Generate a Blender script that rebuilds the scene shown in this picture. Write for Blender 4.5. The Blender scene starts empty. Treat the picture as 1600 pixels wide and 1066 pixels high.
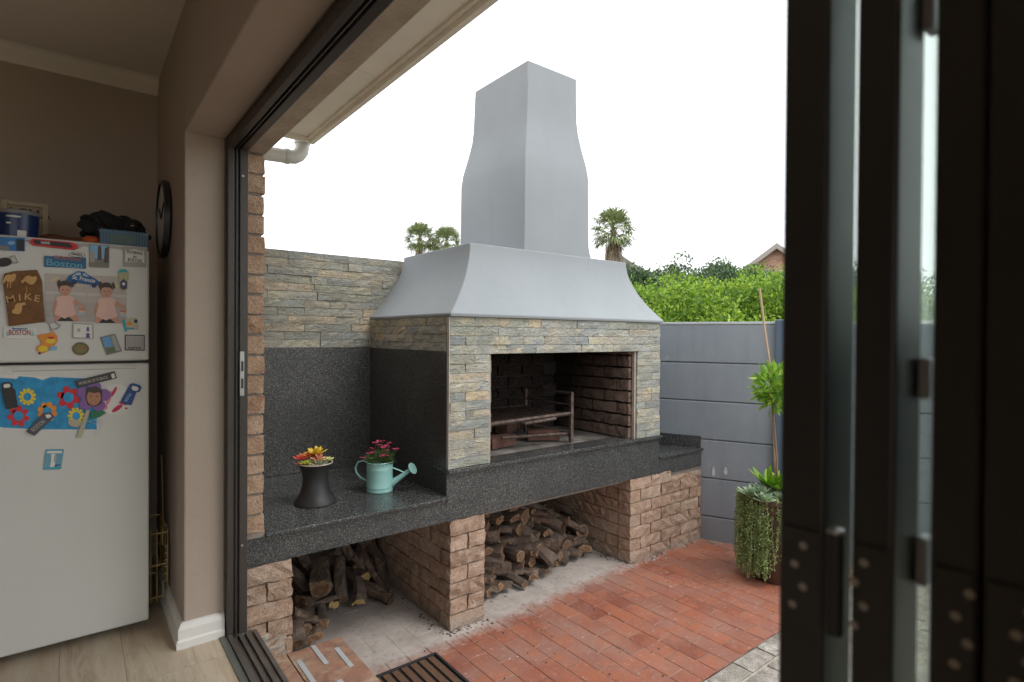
import bpy, bmesh, math, random
import numpy as np
from mathutils import Vector, Matrix, noise
random.seed(7); rng = np.random.default_rng(7)
S = bpy.context.scene
COL = S.collection
R = math.radians
H = 1.58                                    # eye height above the patio

# ------------------------------------------------------------------ camera, sky, sun, exposure
FPX, YAW, PIT, ROL = 878.17, 0.906166, -0.0089374, 0.0067709
_F = Vector((math.cos(YAW)*math.cos(PIT), math.sin(YAW)*math.cos(PIT), math.sin(PIT)))
_R = Vector((math.sin(YAW), -math.cos(YAW), 0)); _U = _R.cross(_F)
_r = _R*math.cos(ROL) + _U*math.sin(ROL); _u = -_R*math.sin(ROL) + _U*math.cos(ROL)
cam = bpy.data.cameras.new('camera'); camo = bpy.data.objects.new('camera', cam); COL.objects.link(camo)
camo.matrix_world = Matrix(((_r.x, _u.x, -_F.x, 0), (_r.y, _u.y, -_F.y, 0), (_r.z, _u.z, -_F.z, H), (0, 0, 0, 1)))
cam.sensor_width = 36; cam.lens = FPX*36/1600; cam.clip_start = .02; cam.clip_end = 900
cam.dof.use_dof = True; cam.dof.focus_distance = 3.3; cam.dof.aperture_fstop = 3.6
S.camera = camo
world = bpy.data.worlds.new('World'); S.world = world; world.use_nodes = True
nt = world.node_tree; bg = nt.nodes['Background']
SUN_EL, SUN_AZ = R(58), R(-62)              # direction the light comes from (azimuth from +X)
sky = nt.nodes.new('ShaderNodeTexSky'); sky.sky_type = 'NISHITA'; sky.sun_disc = False
sky.sun_elevation = SUN_EL; sky.sun_rotation = math.pi/2 - SUN_AZ; sky.air_density = 1; sky.dust_density = 3
mx = nt.nodes.new('ShaderNodeMix'); mx.data_type = 'RGBA'; mx.inputs[0].default_value = .93
nt.links.new(sky.outputs[0], mx.inputs[6]); mx.inputs[7].default_value = (14.6, 14.9, 15.2, 1)
nt.links.new(mx.outputs[2], bg.inputs[0]); bg.inputs[1].default_value = .09
sun = bpy.data.lights.new('sun', 'SUN'); sun.energy = .8; sun.angle = R(20); sun.color = (1, .96, .9)
so = bpy.data.objects.new('sun', sun); COL.objects.link(so); so.location = (2, -2, 8)
sd = Vector((math.cos(SUN_AZ)*math.cos(SUN_EL), math.sin(SUN_AZ)*math.cos(SUN_EL), math.sin(SUN_EL)))
so.rotation_euler = sd.to_track_quat('Z', 'Y').to_euler()
S.view_settings.view_transform = 'Standard'; S.view_settings.look = 'None'
S.view_settings.exposure = 0.70; S.view_settings.gamma = 1
S.view_settings.use_curve_mapping = False
S.render.engine = 'CYCLES'
S.cycles.use_denoising = True
S.cycles.max_bounces = 10; S.cycles.diffuse_bounces = 6; S.cycles.transparent_max_bounces = 24
S.cycles.sample_clamp_indirect = 6
S.cycles.caustics_reflective = False; S.cycles.caustics_refractive = False

def ray(px, py): return _r*((px-800)/FPX) - _u*((py-533)/FPX) + _F
def at(px, py, ax, v):
    d = ray(px, py); c = Vector((0, 0, H)); return c + d*((v-c[ax])/d[ax])

# ------------------------------------------------------------------ materials
def ramp(nt, fac, stops, interp='LINEAR'):
    n = nt.nodes.new('ShaderNodeValToRGB'); n.color_ramp.interpolation = interp
    el = n.color_ramp.elements
    while len(el) < len(stops): el.new(.5)
    for e, (p, c) in zip(el, stops): e.position = p; e.color = (*c, 1)
    nt.links.new(fac, n.inputs[0]); return n.outputs[0]
def mixc(nt, fac, a, b, mode='MIX'):
    n = nt.nodes.new('ShaderNodeMix'); n.data_type = 'RGBA'; n.blend_type = mode
    for s, v in ((n.inputs[0], fac), (n.inputs[6], a), (n.inputs[7], b)):
        if hasattr(v, 'links'): nt.links.new(v, s)
        elif isinstance(v, (tuple, list)): s.default_value = (*v[:3], 1)
        else: s.default_value = v
    return n.outputs[2]
def mathn(nt, op, a, b=0.0, c=None, clamp=False):
    n = nt.nodes.new('ShaderNodeMath'); n.operation = op; n.use_clamp = clamp
    for i, v in enumerate((a, b, c)):
        if v is None: continue
        if hasattr(v, 'links'): nt.links.new(v, n.inputs[i])
        else: n.inputs[i].default_value = v
    return n.outputs[0]
def base(name, rough=.7, metal=0., spec=.5):
    m = bpy.data.materials.new(name); m.use_nodes = True
    b = m.node_tree.nodes['Principled BSDF']
    b.inputs['Roughness'].default_value = rough; b.inputs['Metallic'].default_value = metal
    b.inputs['Specular IOR Level'].default_value = spec
    return m, m.node_tree, b
def coords(nt, worldspace=False, scale=(1, 1, 1), jitter=False):
    if worldspace: o = nt.nodes.new('ShaderNodeNewGeometry').outputs['Position']
    else: o = nt.nodes.new('ShaderNodeTexCoord').outputs['Object']
    if jitter:
        oi = nt.nodes.new('ShaderNodeObjectInfo'); v = nt.nodes.new('ShaderNodeVectorMath'); v.operation = 'SCALE'
        v.inputs[0].default_value = (37, 51, 73); nt.links.new(oi.outputs['Random'], v.inputs[3])
        w = nt.nodes.new('ShaderNodeVectorMath'); nt.links.new(o, w.inputs[0]); nt.links.new(v.outputs[0], w.inputs[1]); o = w.outputs[0]
    mp = nt.nodes.new('ShaderNodeMapping'); mp.inputs['Scale'].default_value = scale; nt.links.new(o, mp.inputs[0])
    return mp.outputs[0]
def noi(nt, vec, scale, detail=4, rough=.6, dist=0.):
    n = nt.nodes.new('ShaderNodeTexNoise'); n.inputs['Scale'].default_value = scale; n.inputs['Detail'].default_value = detail
    n.inputs['Roughness'].default_value = rough; n.inputs['Distortion'].default_value = dist
    nt.links.new(vec, n.inputs['Vector']); return n.outputs['Fac']
def bump(nt, b, h, strength, dist=.01):
    n = nt.nodes.new('ShaderNodeBump'); n.inputs['Strength'].default_value = strength; n.inputs['Distance'].default_value = dist
    nt.links.new(h, n.inputs['Height']); nt.links.new(n.outputs[0], b.inputs['Normal'])
def pm(name, c, var=.12, scale=6, rough=.7, metal=0., bs=0., bscale=60, spec=.5, c2=None):
    """plain material with soft mottling and fine relief"""
    m, nt, b = base(name, rough, metal, spec)
    v = coords(nt); n = noi(nt, v, scale, 5)
    c2 = c2 or tuple(min(1, x*(1+var)) for x in c); c1 = tuple(x*(1-var) for x in c) if c2 else c
    nt.links.new(ramp(nt, n, [(.3, c1), (.7, c2)]), b.inputs['Base Color'])
    rr = mathn(nt, 'MULTIPLY_ADD', n, .12, rough-.06, True); nt.links.new(rr, b.inputs['Roughness'])
    if bs: bump(nt, b, noi(nt, v, bscale, 4), bs)
    return m
MAT = {}
def simple(name, c, rough=.6, metal=0., **k):
    if name not in MAT: MAT[name] = pm(name, c, k.pop('var', .06), k.pop('scale', 20), rough, metal, **k)
    return MAT[name]

def brick_mat(name, cols, soot=False, rough=.92):
    m, nt, b = base(name, rough, spec=.25)
    v = coords(nt, jitter=True)
    oi = nt.nodes.new('ShaderNodeObjectInfo').outputs['Random']
    c = ramp(nt, oi, cols)
    n1 = noi(nt, v, 14, 6, .65); n2 = noi(nt, v, 90, 4, .7)
    c = mixc(nt, ramp(nt, n1, [(.42, (0, 0, 0)), (.68, (1, 1, 1))]), c, tuple(min(1, x*1.25+.03) for x in cols[-1][1]))
    c = mixc(nt, ramp(nt, n2, [(.33, (.6,)*3), (.45, (0, 0, 0))]), c, tuple(x*.55 for x in cols[0][1]))
    if name == 'rockface_brick':
        g = nt.nodes.new('ShaderNodeNewGeometry').outputs['Position']; sp = nt.nodes.new('ShaderNodeSeparateXYZ'); nt.links.new(g, sp.inputs[0])
        zf = mathn(nt, 'ADD', mathn(nt, 'MULTIPLY_ADD', sp.outputs[2], -12, 1.0), mathn(nt, 'MULTIPLY_ADD', n1, 1.6, -.9), clamp=True); c = mixc(nt, mathn(nt, 'MULTIPLY', zf, .75), c, (.40, .355, .31))
    if soot:
        g = nt.nodes.new('ShaderNodeNewGeometry').outputs['Position']; sp = nt.nodes.new('ShaderNodeSeparateXYZ'); nt.links.new(g, sp.inputs[0])
        s = mathn(nt, 'MULTIPLY_ADD', sp.outputs[1], 2.0, -5.9); s = mathn(nt, 'ADD', s, mathn(nt, 'MULTIPLY_ADD', sp.outputs[2], 1.0, -.9))
        s = mathn(nt, 'ADD', s, mathn(nt, 'MULTIPLY_ADD', n1, .6, -.1), clamp=True)
        c = mixc(nt, s, c, (.012, .011, .010))
    nt.links.new(c, b.inputs['Base Color'])
    n3 = noi(nt, v, 190, 3, .75); c = mixc(nt, ramp(nt, n3, [(.30, (.55,)*3), (.44, (0,)*3)]), c, tuple(x*.5 for x in cols[0][1])); c = mixc(nt, ramp(nt, n3, [(.53, (0,)*3), (.68, (.55,)*3)]), c, tuple(min(1, x*1.5+.05) for x in cols[-1][1])); nt.links.new(c, b.inputs['Base Color'])
    h = mathn(nt, 'MULTIPLY_ADD', n1, 1.2, mathn(nt, 'MULTIPLY_ADD', n2, .8, mathn(nt, 'MULTIPLY', n3, .6)))
    bump(nt, b, h, 1.0, .014)
    return m
M_brick = brick_mat('rockface_brick', [(0, (.32, .205, .14)), (.35, (.43, .285, .20)), (.7, (.49, .315, .22)), (1, (.51, .385, .295))])
M_brick_o = brick_mat('clay_brick', [(0, (.40, .235, .15)), (.5, (.48, .31, .20)), (1, (.53, .37, .26))])
M_brick_f = brick_mat('firebox_brick', [(0, (.15, .10, .08)), (.5, (.21, .14, .11)), (1, (.27, .19, .15))], soot=True)
M_mortar = pm('mortar', (.27, .235, .20), .2, 30, .95, bs=.6, bscale=120)
M_mortar_d = pm('sooty_mortar', (.05, .042, .037), .2, 30, .95, bs=.6, bscale=120)

def stone_mat(name, dark=1.0):
    m, nt, b = base(name, .62, spec=.45)
    v = coords(nt, jitter=True, scale=(1, 1, 2.6))
    oi = nt.nodes.new('ShaderNodeObjectInfo').outputs['Random']
    k = dark
    c = ramp(nt, oi, [(0, (.20*k, .21*k, .17*k)), (.2, (.29*k, .29*k, .23*k)), (.4, (.17*k, .19*k, .20*k)), (.55, (.36*k, .34*k, .26*k)), (.72, (.25*k, .26*k, .24*k)), (.88, (.42*k, .34*k, .23*k)), (1, (.15*k, .165*k, .17*k))], 'LINEAR')
    n1 = noi(nt, v, 6, 8, .6, 1.3); n2 = noi(nt, v, 17, 7, .66, 1.8); n3 = noi(nt, v, 5, 3, .5)
    c = mixc(nt, ramp(nt, n1, [(.50, (0, 0, 0)), (.66, (.8,)*3)]), c, (.42*k, .34*k, .22*k))
    c = mixc(nt, ramp(nt, n2, [(.34, (.7,)*3), (.48, (0, 0, 0))]), c, (.12*k, .125*k, .115*k))
    c = mixc(nt, ramp(nt, n2, [(.58, (0,)*3), (.7, (.75,)*3)]), c, (.55*k, .53*k, .45*k))
    c = mixc(nt, ramp(nt, n3, [(.52, (0,)*3), (.7, (.5,)*3)]), c, (.25*k, .29*k, .33*k))
    nw = noi(nt, coords(nt, True), 3.2, 4, .6); c = mixc(nt, ramp(nt, nw, [(.42, (.55,)*3), (.56, (0,)*3)]), c, (.20*k, .21*k, .19*k)); nf = noi(nt, v, 70, 4, .7); c = mixc(nt, ramp(nt, nf, [(.36, (.5,)*3), (.47, (0,)*3)]), c, (.07*k, .07*k, .065*k))
    nt.links.new(c, b.inputs['Base Color'])
    bump(nt, b, mathn(nt, 'MULTIPLY_ADD', n1, 1.6, mathn(nt, 'MULTIPLY_ADD', nf, .5, n2)), .9, .011)
    return m
M_stone = stone_mat('ledger_stone', 1.5); M_stone_w = stone_mat('weathered_ledger_stone', 1.4)

def granite(name, rough):
    m, nt, b = base(name, rough)
    v = coords(nt, True)
    vo = nt.nodes.new('ShaderNodeTexVoronoi'); vo.inputs['Scale'].default_value = 340; nt.links.new(v, vo.inputs['Vector'])
    sp = nt.nodes.new('ShaderNodeSeparateColor'); nt.links.new(vo.outputs['Color'], sp.inputs[0])
    n = noi(nt, v, 3, 3); n4 = noi(nt, v, 500, 2)
    f = mathn(nt, 'ADD', sp.outputs[0], mathn(nt, 'MULTIPLY_ADD', n, .3, -.15)); f = mathn(nt, 'ADD', f, mathn(nt, 'MULTIPLY_ADD', n4, .3, -.15))
    c = ramp(nt, f, [(0, (.016, .017, .018)), (.45, (.030, .032, .033)), (.68, (.058, .061, .061)), (.86, (.105, .107, .104)), (1, (.24, .24, .23))])
    nt.links.new(c, b.inputs['Base Color']); return m
M_gran = granite('speckled_granite_polished', .22); M_gran_f = granite('speckled_granite', .38)

def plaster(name, c, c2, bs=.25, streak=.0, rough=.8):
    m, nt, b = base(name, rough, spec=.3)
    v = coords(nt, True); n1 = noi(nt, v, 2.2, 5, .55); n2 = noi(nt, v, 38, 5, .6)
    col = ramp(nt, n1, [(.3, c), (.7, c2)])
    col = mixc(nt, ramp(nt, n2, [(.60, (0,)*3), (.75, (.22,)*3)]), col, tuple(x*.72 for x in c))
    v3 = coords(nt, True, (9, 9, 1.0)); n3 = noi(nt, v3, 1.3, 6, .65)
    col = mixc(nt, ramp(nt, n3, [(.5, (0,)*3), (.75, (streak,)*3)]), col, tuple(x*.65 for x in c))
    if name == 'blue_grey_paint':
        g = nt.nodes.new('ShaderNodeNewGeometry').outputs['Position']; sp = nt.nodes.new('ShaderNodeSeparateXYZ'); nt.links.new(g, sp.inputs[0])
        zf = mathn(nt, 'ADD', mathn(nt, 'MULTIPLY_ADD', sp.outputs[2], -2.2, .75), mathn(nt, 'MULTIPLY_ADD', n1, 1.4, -.7), clamp=True); col = mixc(nt, mathn(nt, 'MULTIPLY', zf, .35), col, (.15, .15, .15))
        n5 = noi(nt, v, 16, 3, .5); n6 = noi(nt, v, 1.4, 2); sm = mathn(nt, 'MULTIPLY', ramp(nt, n5, [(.66, (0,)*3), (.70, (.7,)*3)]), ramp(nt, n6, [(.5, (0,)*3), (.6, (1,)*3)])); col = mixc(nt, sm, col, (.45, .47, .48))
    nt.links.new(col, b.inputs['Base Color'])
    bump(nt, b, mathn(nt, 'MULTIPLY_ADD', n2, .3, n1), bs, .02); return m
M_hood = plaster('grey_painted_plaster', (.285, .312, .333), (.315, .340, .358), .15, .10)
M_bwall = plaster('blue_grey_paint', (.245, .275, .310), (.285, .315, .35), .25, .3)
M_int = plaster('beige_wall_paint', (.40, .325, .27), (.44, .365, .305), .12, .0, .6)
M_ceil = plaster('ceiling_paint', (.70, .655, .58), (.75, .70, .62), .03, .0)
M_white = pm('white_trim_paint', (.74, .72, .69), .04, 4, .45, bs=.08, bscale=30)
M_soffit = pm('soffit_board', (.82, .78, .69), .06, 3, .7, bs=.15, bscale=20)
M_fridge = pm('fridge_enamel', (.60, .595, .565), .03, 2, .34, bs=.03, bscale=150)
M_black = pm('dark_bronze_frame', (.030, .028, .028), .1, 8, .33)
M_jamb = pm('brown_bronze_frame', (.050, .041, .036), .12, 8, .36)
M_track = pm('bronze_track', (.14, .122, .11), .2, 14, .32, .35)
M_steel = pm('brushed_steel', (.45, .44, .43), .1, 20, .35, .9)
M_gasket = pm('grey_latch_plastic', (.72, .74, .82), .05, 8, .4)
M_soot = pm('soot', (.016, .014, .013), .4, 8, .95, bs=.6, bscale=50)
M_ash = pm('ashy_concrete', (.09, .078, .07), .35, 9, .95, bs=.5, bscale=60, c2=(.26, .235, .21))

def paver_mat():
    m, nt, b = base('red_paver', .78, spec=.3)
    vj = coords(nt, jitter=True); v = coords(nt, True)
    oi = nt.nodes.new('ShaderNodeObjectInfo').outputs['Random']
    c = ramp(nt, oi, [(0, (.22, .070, .044)), (.4, (.29, .098, .062)), (.75, (.27, .115, .082)), (1, (.34, .130, .078))])
    n1 = noi(nt, v, 2.6, 6, .6); n2 = noi(nt, v, 34, 6, .7); n3 = noi(nt, v, 9, 6, .65)
    c = mixc(nt, ramp(nt, n1, [(.42, (0,)*3), (.66, (.65,)*3)]), c, (.33, .20, .16))
    c = mixc(nt, ramp(nt, n3, [(.5, (0,)*3), (.7, (.45,)*3)]), c, (.24, .10, .07)); n9 = noi(nt, vj, 6, 5, .65); c = mixc(nt, ramp(nt, n9, [(.48, (0,)*3), (.62, (.65,)*3)]), c, (.37, .130, .068))
    c = mixc(nt, ramp(nt, n2, [(.58, (0,)*3), (.70, (.55,)*3)]), c, (.52, .38, .31))
    g = nt.nodes.new('ShaderNodeNewGeometry').outputs['Position']; sp = nt.nodes.new('ShaderNodeSeparateXYZ'); nt.links.new(g, sp.inputs[0])
    e = mathn(nt, 'MULTIPLY_ADD', mathn(nt, 'MULTIPLY_ADD', sp.outputs[0], -.06, sp.outputs[1]), 7.5, -7.5*2.335)
    e = mathn(nt, 'ADD', e, mathn(nt, 'MULTIPLY_ADD', n3, 1.3, -.65)); e = mathn(nt, 'ADD', e, mathn(nt, 'MULTIPLY_ADD', n2, 1.2, -.3), clamp=True)
    wash = ramp(nt, n3, [(.3, (.34, .30, .27)), (.5, (.42, .375, .345)), (.7, (.48, .43, .40))])
    wash = mixc(nt, ramp(nt, n2, [(.33, (.6,)*3), (.45, (0,)*3)]), wash, (.22, .17, .15))
    c = mixc(nt, e, c, wash)
    nt.links.new(c, b.inputs['Base Color'])
    bump(nt, b, mathn(nt, 'MULTIPLY_ADD', n2, .5, n3), .5, .008); return m
M_paver = paver_mat()
M_gpaver = brick_mat('pale_paver', [(0, (.26, .22, .19)), (.4, (.42, .38, .33)), (.7, (.33, .27, .22)), (1, (.52, .49, .45))])
def slate_mat():
    m, nt, b = base('slate_tile', .6)
    v = coords(nt, jitter=True); n = noi(nt, v, 7, 7, .65, .8); n2 = noi(nt, v, 28, 5, .6)
    c = ramp(nt, n, [(.3, (.14, .10, .085)), (.45, (.30, .15, .10)), (.58, (.36, .23, .16)), (.7, (.42, .36, .30))])
    c = mixc(nt, ramp(nt, n2, [(.38, (.6,)*3), (.5, (0,)*3)]), c, (.17, .12, .10))
    nt.links.new(c, b.inputs['Base Color']); bump(nt, b, n, .6, .006); return m
M_slate = slate_mat()

def wood_floor():
    m, nt, b = base('pale_oak_laminate', .42)
    v = coords(nt, jitter=True, scale=(9, 1, 1)); oi = nt.nodes.new('ShaderNodeObjectInfo').outputs['Random']
    n = noi(nt, v, 2.2, 8, .6, 1.2); n2 = noi(nt, v, 14, 4)
    c = ramp(nt, n, [(.3, (.36, .27, .18)), (.5, (.52, .43, .32)), (.7, (.60, .52, .41))])
    c = mixc(nt, ramp(nt, n2, [(.3, (.5,)*3), (.42, (0,)*3)]), c, (.30, .22, .15))
    c = mixc(nt, mathn(nt, 'MULTIPLY', oi, .35), c, (.46, .36, .26))
    nt.links.new(c, b.inputs['Base Color']); bump(nt, b, n, .15, .003); return m
M_floor = wood_floor()

def bark_mat():
    m, nt, b = base('bark', .92, spec=.2)
    v = coords(nt, jitter=True); n = noi(nt, v, 12, 7, .7, 1.0); n2 = noi(nt, v, 60, 4)
    oi = nt.nodes.new('ShaderNodeObjectInfo').outputs['Random']
    c = ramp(nt, n, [(.3, (.03, .02, .015)), (.48, (.10, .068, .050)), (.6, (.20, .145, .11)), (.75, (.36, .30, .25))])
    c = mixc(nt, mathn(nt, 'MULTIPLY', oi, .5), c, (.17, .14, .12))
    nt.links.new(c, b.inputs['Base Color']); bump(nt, b, mathn(nt, 'MULTIPLY_ADD', n2, .4, n), 1, .012); return m
M_bark = bark_mat()
def cut_mat():
    m, nt, b = base('cut_wood', .85, spec=.2)
    v = coords(nt, jitter=True); n = noi(nt, v, 18, 6, .65, 1.5); oi = nt.nodes.new('ShaderNodeObjectInfo').outputs['Random']
    c = ramp(nt, n, [(.3, (.07, .038, .022)), (.5, (.19, .10, .05)), (.62, (.33, .18, .09)), (.75, (.48, .31, .17))])
    c = mixc(nt, mathn(nt, 'MULTIPLY', oi, .75), c, (.15, .10, .075))
    nt.links.new(c, b.inputs['Base Color']); bump(nt, b, n, .6, .006); return m
M_cut = cut_mat()
M_sap = pm('sapwood_ring', (.13, .08, .045), .3, 45, .85, c2=(.36, .25, .15))
M_pale_wood = pm('pale_split_wood', (.50, .36, .14), .2, 20, .85)

def leaf_mat(name, cols, trans=.25, rough=.5):
    m, nt, b = base(name, rough, spec=.35)
    g = nt.nodes.new('ShaderNodeNewGeometry'); c = ramp(nt, g.outputs['Random Per Island'], cols)
    n = noi(nt, coords(nt), 1.6, 3)
    c = mixc(nt, ramp(nt, n, [(.4, (0,)*3), (.65, (.4,)*3)]), c, cols[0][1])
    nt.links.new(c, b.inputs['Base Color'])
    t = nt.nodes.new('ShaderNodeBsdfTranslucent'); nt.links.new(c, t.inputs[0])
    ms = nt.nodes.new('ShaderNodeMixShader'); ms.inputs[0].default_value = trans
    nt.links.new(b.outputs[0], ms.inputs[1]); nt.links.new(t.outputs[0], ms.inputs[2])
    nt.links.new(ms.outputs[0], nt.nodes['Material Output'].inputs[0]); return m
M_leaf_bright = leaf_mat('bright_leaves', [(0, (.05, .12, .015)), (.35, (.17, .31, .03)), (.7, (.30, .46, .04)), (1, (.46, .60, .07))], .35)
M_leaf_dark = leaf_mat('dark_leaves', [(0, (.045, .085, .035)), (.6, (.085, .145, .06)), (1, (.14, .21, .09))], .2)
M_leaf_fresh = leaf_mat('fresh_leaves', [(0, (.14, .30, .03)), (.5, (.26, .47, .05)), (1, (.42, .62, .10))], .35)
M_palm = leaf_mat('palm_leaves', [(0, (.13, .17, .07)), (.5, (.22, .27, .11)), (1, (.36, .40, .19))], .2)
M_palm_dead = leaf_mat('dead_palm_leaves', [(0, (.20, .15, .10)), (.5, (.32, .25, .17)), (1, (.42, .35, .26))], .1)
M_vine = leaf_mat('vine_leaves', [(0, (.20, .28, .10)), (.5, (.34, .45, .17)), (1, (.55, .64, .32))], .2)
M_rosette = leaf_mat('pale_rosette_leaves', [(0, (.22, .33, .20)), (1, (.48, .58, .40))], .15)
M_fgreen = leaf_mat('dianthus_leaves', [(0, (.05, .09, .03)), (.5, (.10, .17, .06)), (1, (.2, .3, .1))], .2)

def glass_mat():
    m = bpy.data.materials.new('window_glass'); m.use_nodes = True; nt = m.node_tree; nt.nodes.clear()
    o = nt.nodes.new('ShaderNodeOutputMaterial'); ms = nt.nodes.new('ShaderNodeMixShader'); f = nt.nodes.new('ShaderNodeFresnel'); f.inputs[0].default_value = 1.45
    t = nt.nodes.new('ShaderNodeBsdfTransparent'); t.inputs[0].default_value = (.93, .96, .94, 1); g = nt.nodes.new('ShaderNodeBsdfGlossy'); g.inputs['Roughness'].default_value = .02
    fac = mathn(nt, 'MULTIPLY', f.outputs[0], .35); nt.links.new(fac, ms.inputs[0])
    nt.links.new(t.outputs[0], ms.inputs[1]); nt.links.new(g.outputs[0], ms.inputs[2]); nt.links.new(ms.outputs[0], o.inputs[0]); return m
M_glass = glass_mat()

# ------------------------------------------------------------------ mesh helpers
WL = {}
class G:
    def __init__(s): s.v = []; s.f = []; s.m = []
    def add(s, vs, fs, mi=0):
        o = len(s.v); s.v += [tuple(v) for v in vs]; s.f += [tuple(i+o for i in f) for f in fs]; s.m += [mi]*len(fs); return s
    def box(s, x0, x1, y0, y1, z0, z1, mi=0):
        vs = [(x, y, z) for x in (x0, x1) for y in (y0, y1) for z in (z0, z1)]
        return s.add(vs, [(0, 1, 3, 2), (4, 6, 7, 5), (0, 4, 5, 1), (2, 3, 7, 6), (0, 2, 6, 4), (1, 5, 7, 3)], mi)
    def rings(s, rings, mi=0, caps=(True, True), closed=True, capmi=None):
        n = len(rings[0]); o = len(s.v); s.v += [tuple(p) for r in rings for p in r]
        for i in range(len(rings)-1):
            for j in range(n if closed else n-1):
                k = (j+1) % n; s.f.append((o+i*n+j, o+i*n+k, o+(i+1)*n+k, o+(i+1)*n+j)); s.m.append(mi)
        cm = mi if capmi is None else capmi
        if caps[0]: s.f.append(tuple(o+j for j in reversed(range(n)))); s.m.append(cm)
        if caps[1]: s.f.append(tuple(o+(len(rings)-1)*n+j for j in range(n))); s.m.append(cm)
        return s
    def lathe(s, prof, c=(0, 0, 0), n=32, mi=0, caps=(True, True)):
        return s.rings([[(c[0]+r*math.cos(2*math.pi*j/n), c[1]+r*math.sin(2*math.pi*j/n), c[2]+z) for j in range(n)] for r, z in prof], mi, caps)
    def tube(s, pts, r, n=8, mi=0, capmi=None, flat=None, jit=0.):
        pts = [Vector(p) for p in pts]; rs = r if isinstance(r, (list, tuple)) else [r]*len(pts); rings = []; up = None
        for i, p in enumerate(pts):
            d = (pts[min(i+1, len(pts)-1)]-pts[max(i-1, 0)]).normalized()
            if up is None: up = Vector((0, 0, 1)) if abs(d.z) < .9 else Vector((1, 0, 0))
            a = d.cross(up).normalized(); b = a.cross(d).normalized(); up = b
            ring = []
            for j in range(n):
                t = 2*math.pi*j/n; q = rs[i]*(1+(random.uniform(-jit, jit) if jit else 0))
                ring.append(p+a*(math.cos(t)*q)+b*(math.sin(t)*q*(flat or 1)))
            rings.append(ring)
        return s.rings(rings, mi, capmi=capmi)
    def prism(s, pts, fn, t0, t1, mi=0):
        n = len(pts); ar = sum(pts[i][0]*pts[(i+1) % n][1]-pts[(i+1) % n][0]*pts[i][1] for i in range(n))
        return s.rings([[fn(a, b, t) for a, b in pts] for t in (t0, t1)], mi)
def mesh_of(name, g, mats, smooth=False):
    me = bpy.data.meshes.new(name); me.from_pydata(g.v, [], g.f); me.materials.clear()
    for m in (mats if isinstance(mats, (list, tuple)) else [mats]): me.materials.append(m)
    if any(g.m): me.polygons.foreach_set('material_index', g.m)
    bm = bmesh.new(); bm.from_mesh(me); bmesh.ops.recalc_face_normals(bm, faces=bm.faces); bm.to_mesh(me); bm.free()
    if smooth:
        me.polygons.foreach_set('use_smooth', [True]*len(me.polygons)); me.set_sharp_from_angle(angle=R(smooth if smooth is not True else 40))
    me.update(); return me
def tag(o, label=None, cat=None, group=None, kind=None):
    if label: o['label'] = label
    if cat: o['category'] = cat
    if group: o['group'] = group
    if kind: o['kind'] = kind
    return o
def thing(name, loc, label, cat, group=None):
    o = bpy.data.objects.new(name, None); o.empty_display_size = .05; COL.objects.link(o); o.location = loc; WL[o.name] = Vector(loc)
    return tag(o, label, cat, group)
def build(name, g, mats, parent=None, loc=(0, 0, 0), smooth=False, bevel=0, kind=None, label=None):
    """g in world coordinates; origin goes to the parent's (or to loc)"""
    org = WL[parent.name] if parent else Vector(loc)
    g.v = [(v[0]-org.x, v[1]-org.y, v[2]-org.z) for v in g.v]
    o = bpy.data.objects.new(name, mesh_of(name, g, mats, smooth)); COL.objects.link(o)
    if parent: o.parent = parent; WL[o.name] = org
    else: o.location = org; WL[o.name] = org
    if bevel:
        b = o.modifiers.new('bevel', 'BEVEL'); b.width = bevel; b.segments = 2; b.limit_method = 'ANGLE'; b.angle_limit = R(35)
    if kind: o['kind'] = kind
    if label: o['label'] = label
    return o
def place(name, me, parent, pos, rot=(0, 0, 0), sc=(1, 1, 1)):
    o = bpy.data.objects.new(name, me); COL.objects.link(o); o.parent = parent
    o.location = Vector(pos)-WL[parent.name]; o.rotation_euler = rot; o.scale = sc; return o
def struct(name, g, m, **k): return build(name, g, m, kind='structure', **k)

def rough_box(name, d, n, amp, mats, seed, faces='xyz', rnd=.004, fr=9):
    """box whose faces are uneven: one brick or stone"""
    g = G(); idx = {}; nx, ny, nz = n
    def vert(i, j, k):
        if (i, j, k) not in idx:
            p = Vector(((i/nx-.5)*d[0], (j/ny-.5)*d[1], (k/nz-.5)*d[2])); nr = Vector((0, 0, 0))
            for a, (q, m_) in enumerate(((i, nx), (j, ny), (k, nz))):
                if q == 0: nr[a] = -1
                if q == m_: nr[a] = 1
            e = sum(1 for c in nr if c)
            off = Vector((0, 0, 0))
            for a in range(3):
                if nr[a] and 'xyz'[a] in faces: off[a] = nr[a]*amp*(noise.noise(p*fr*3+Vector((seed*7.3, a*3.1, 0)))*1.1+random.uniform(-.5, .5)+.25)
                if nr[a] and e > 1: off[a] -= nr[a]*rnd
            idx[(i, j, k)] = len(g.v); g.v.append(tuple(p+off))
        return idx[(i, j, k)]
    def quad(a, b, c, e): g.f.append((a, b, c, e)); g.m.append(0)
    for i in range(nx):
        for j in range(ny):
            for k in (0, nz): quad(vert(i, j, k), vert(i+1, j, k), vert(i+1, j+1, k), vert(i, j+1, k))
    for i in range(nx):
        for k in range(nz):
            for j in (0, ny): quad(vert(i, j, k), vert(i+1, j, k), vert(i+1, j, k+1), vert(i, j, k+1))
    for j in range(ny):
        for k in range(nz):
            for i in (0, nx): quad(vert(i, j, k), vert(i, j+1, k), vert(i, j+1, k+1), vert(i, j, k+1))
    return mesh_of(name, g, mats)

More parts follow.
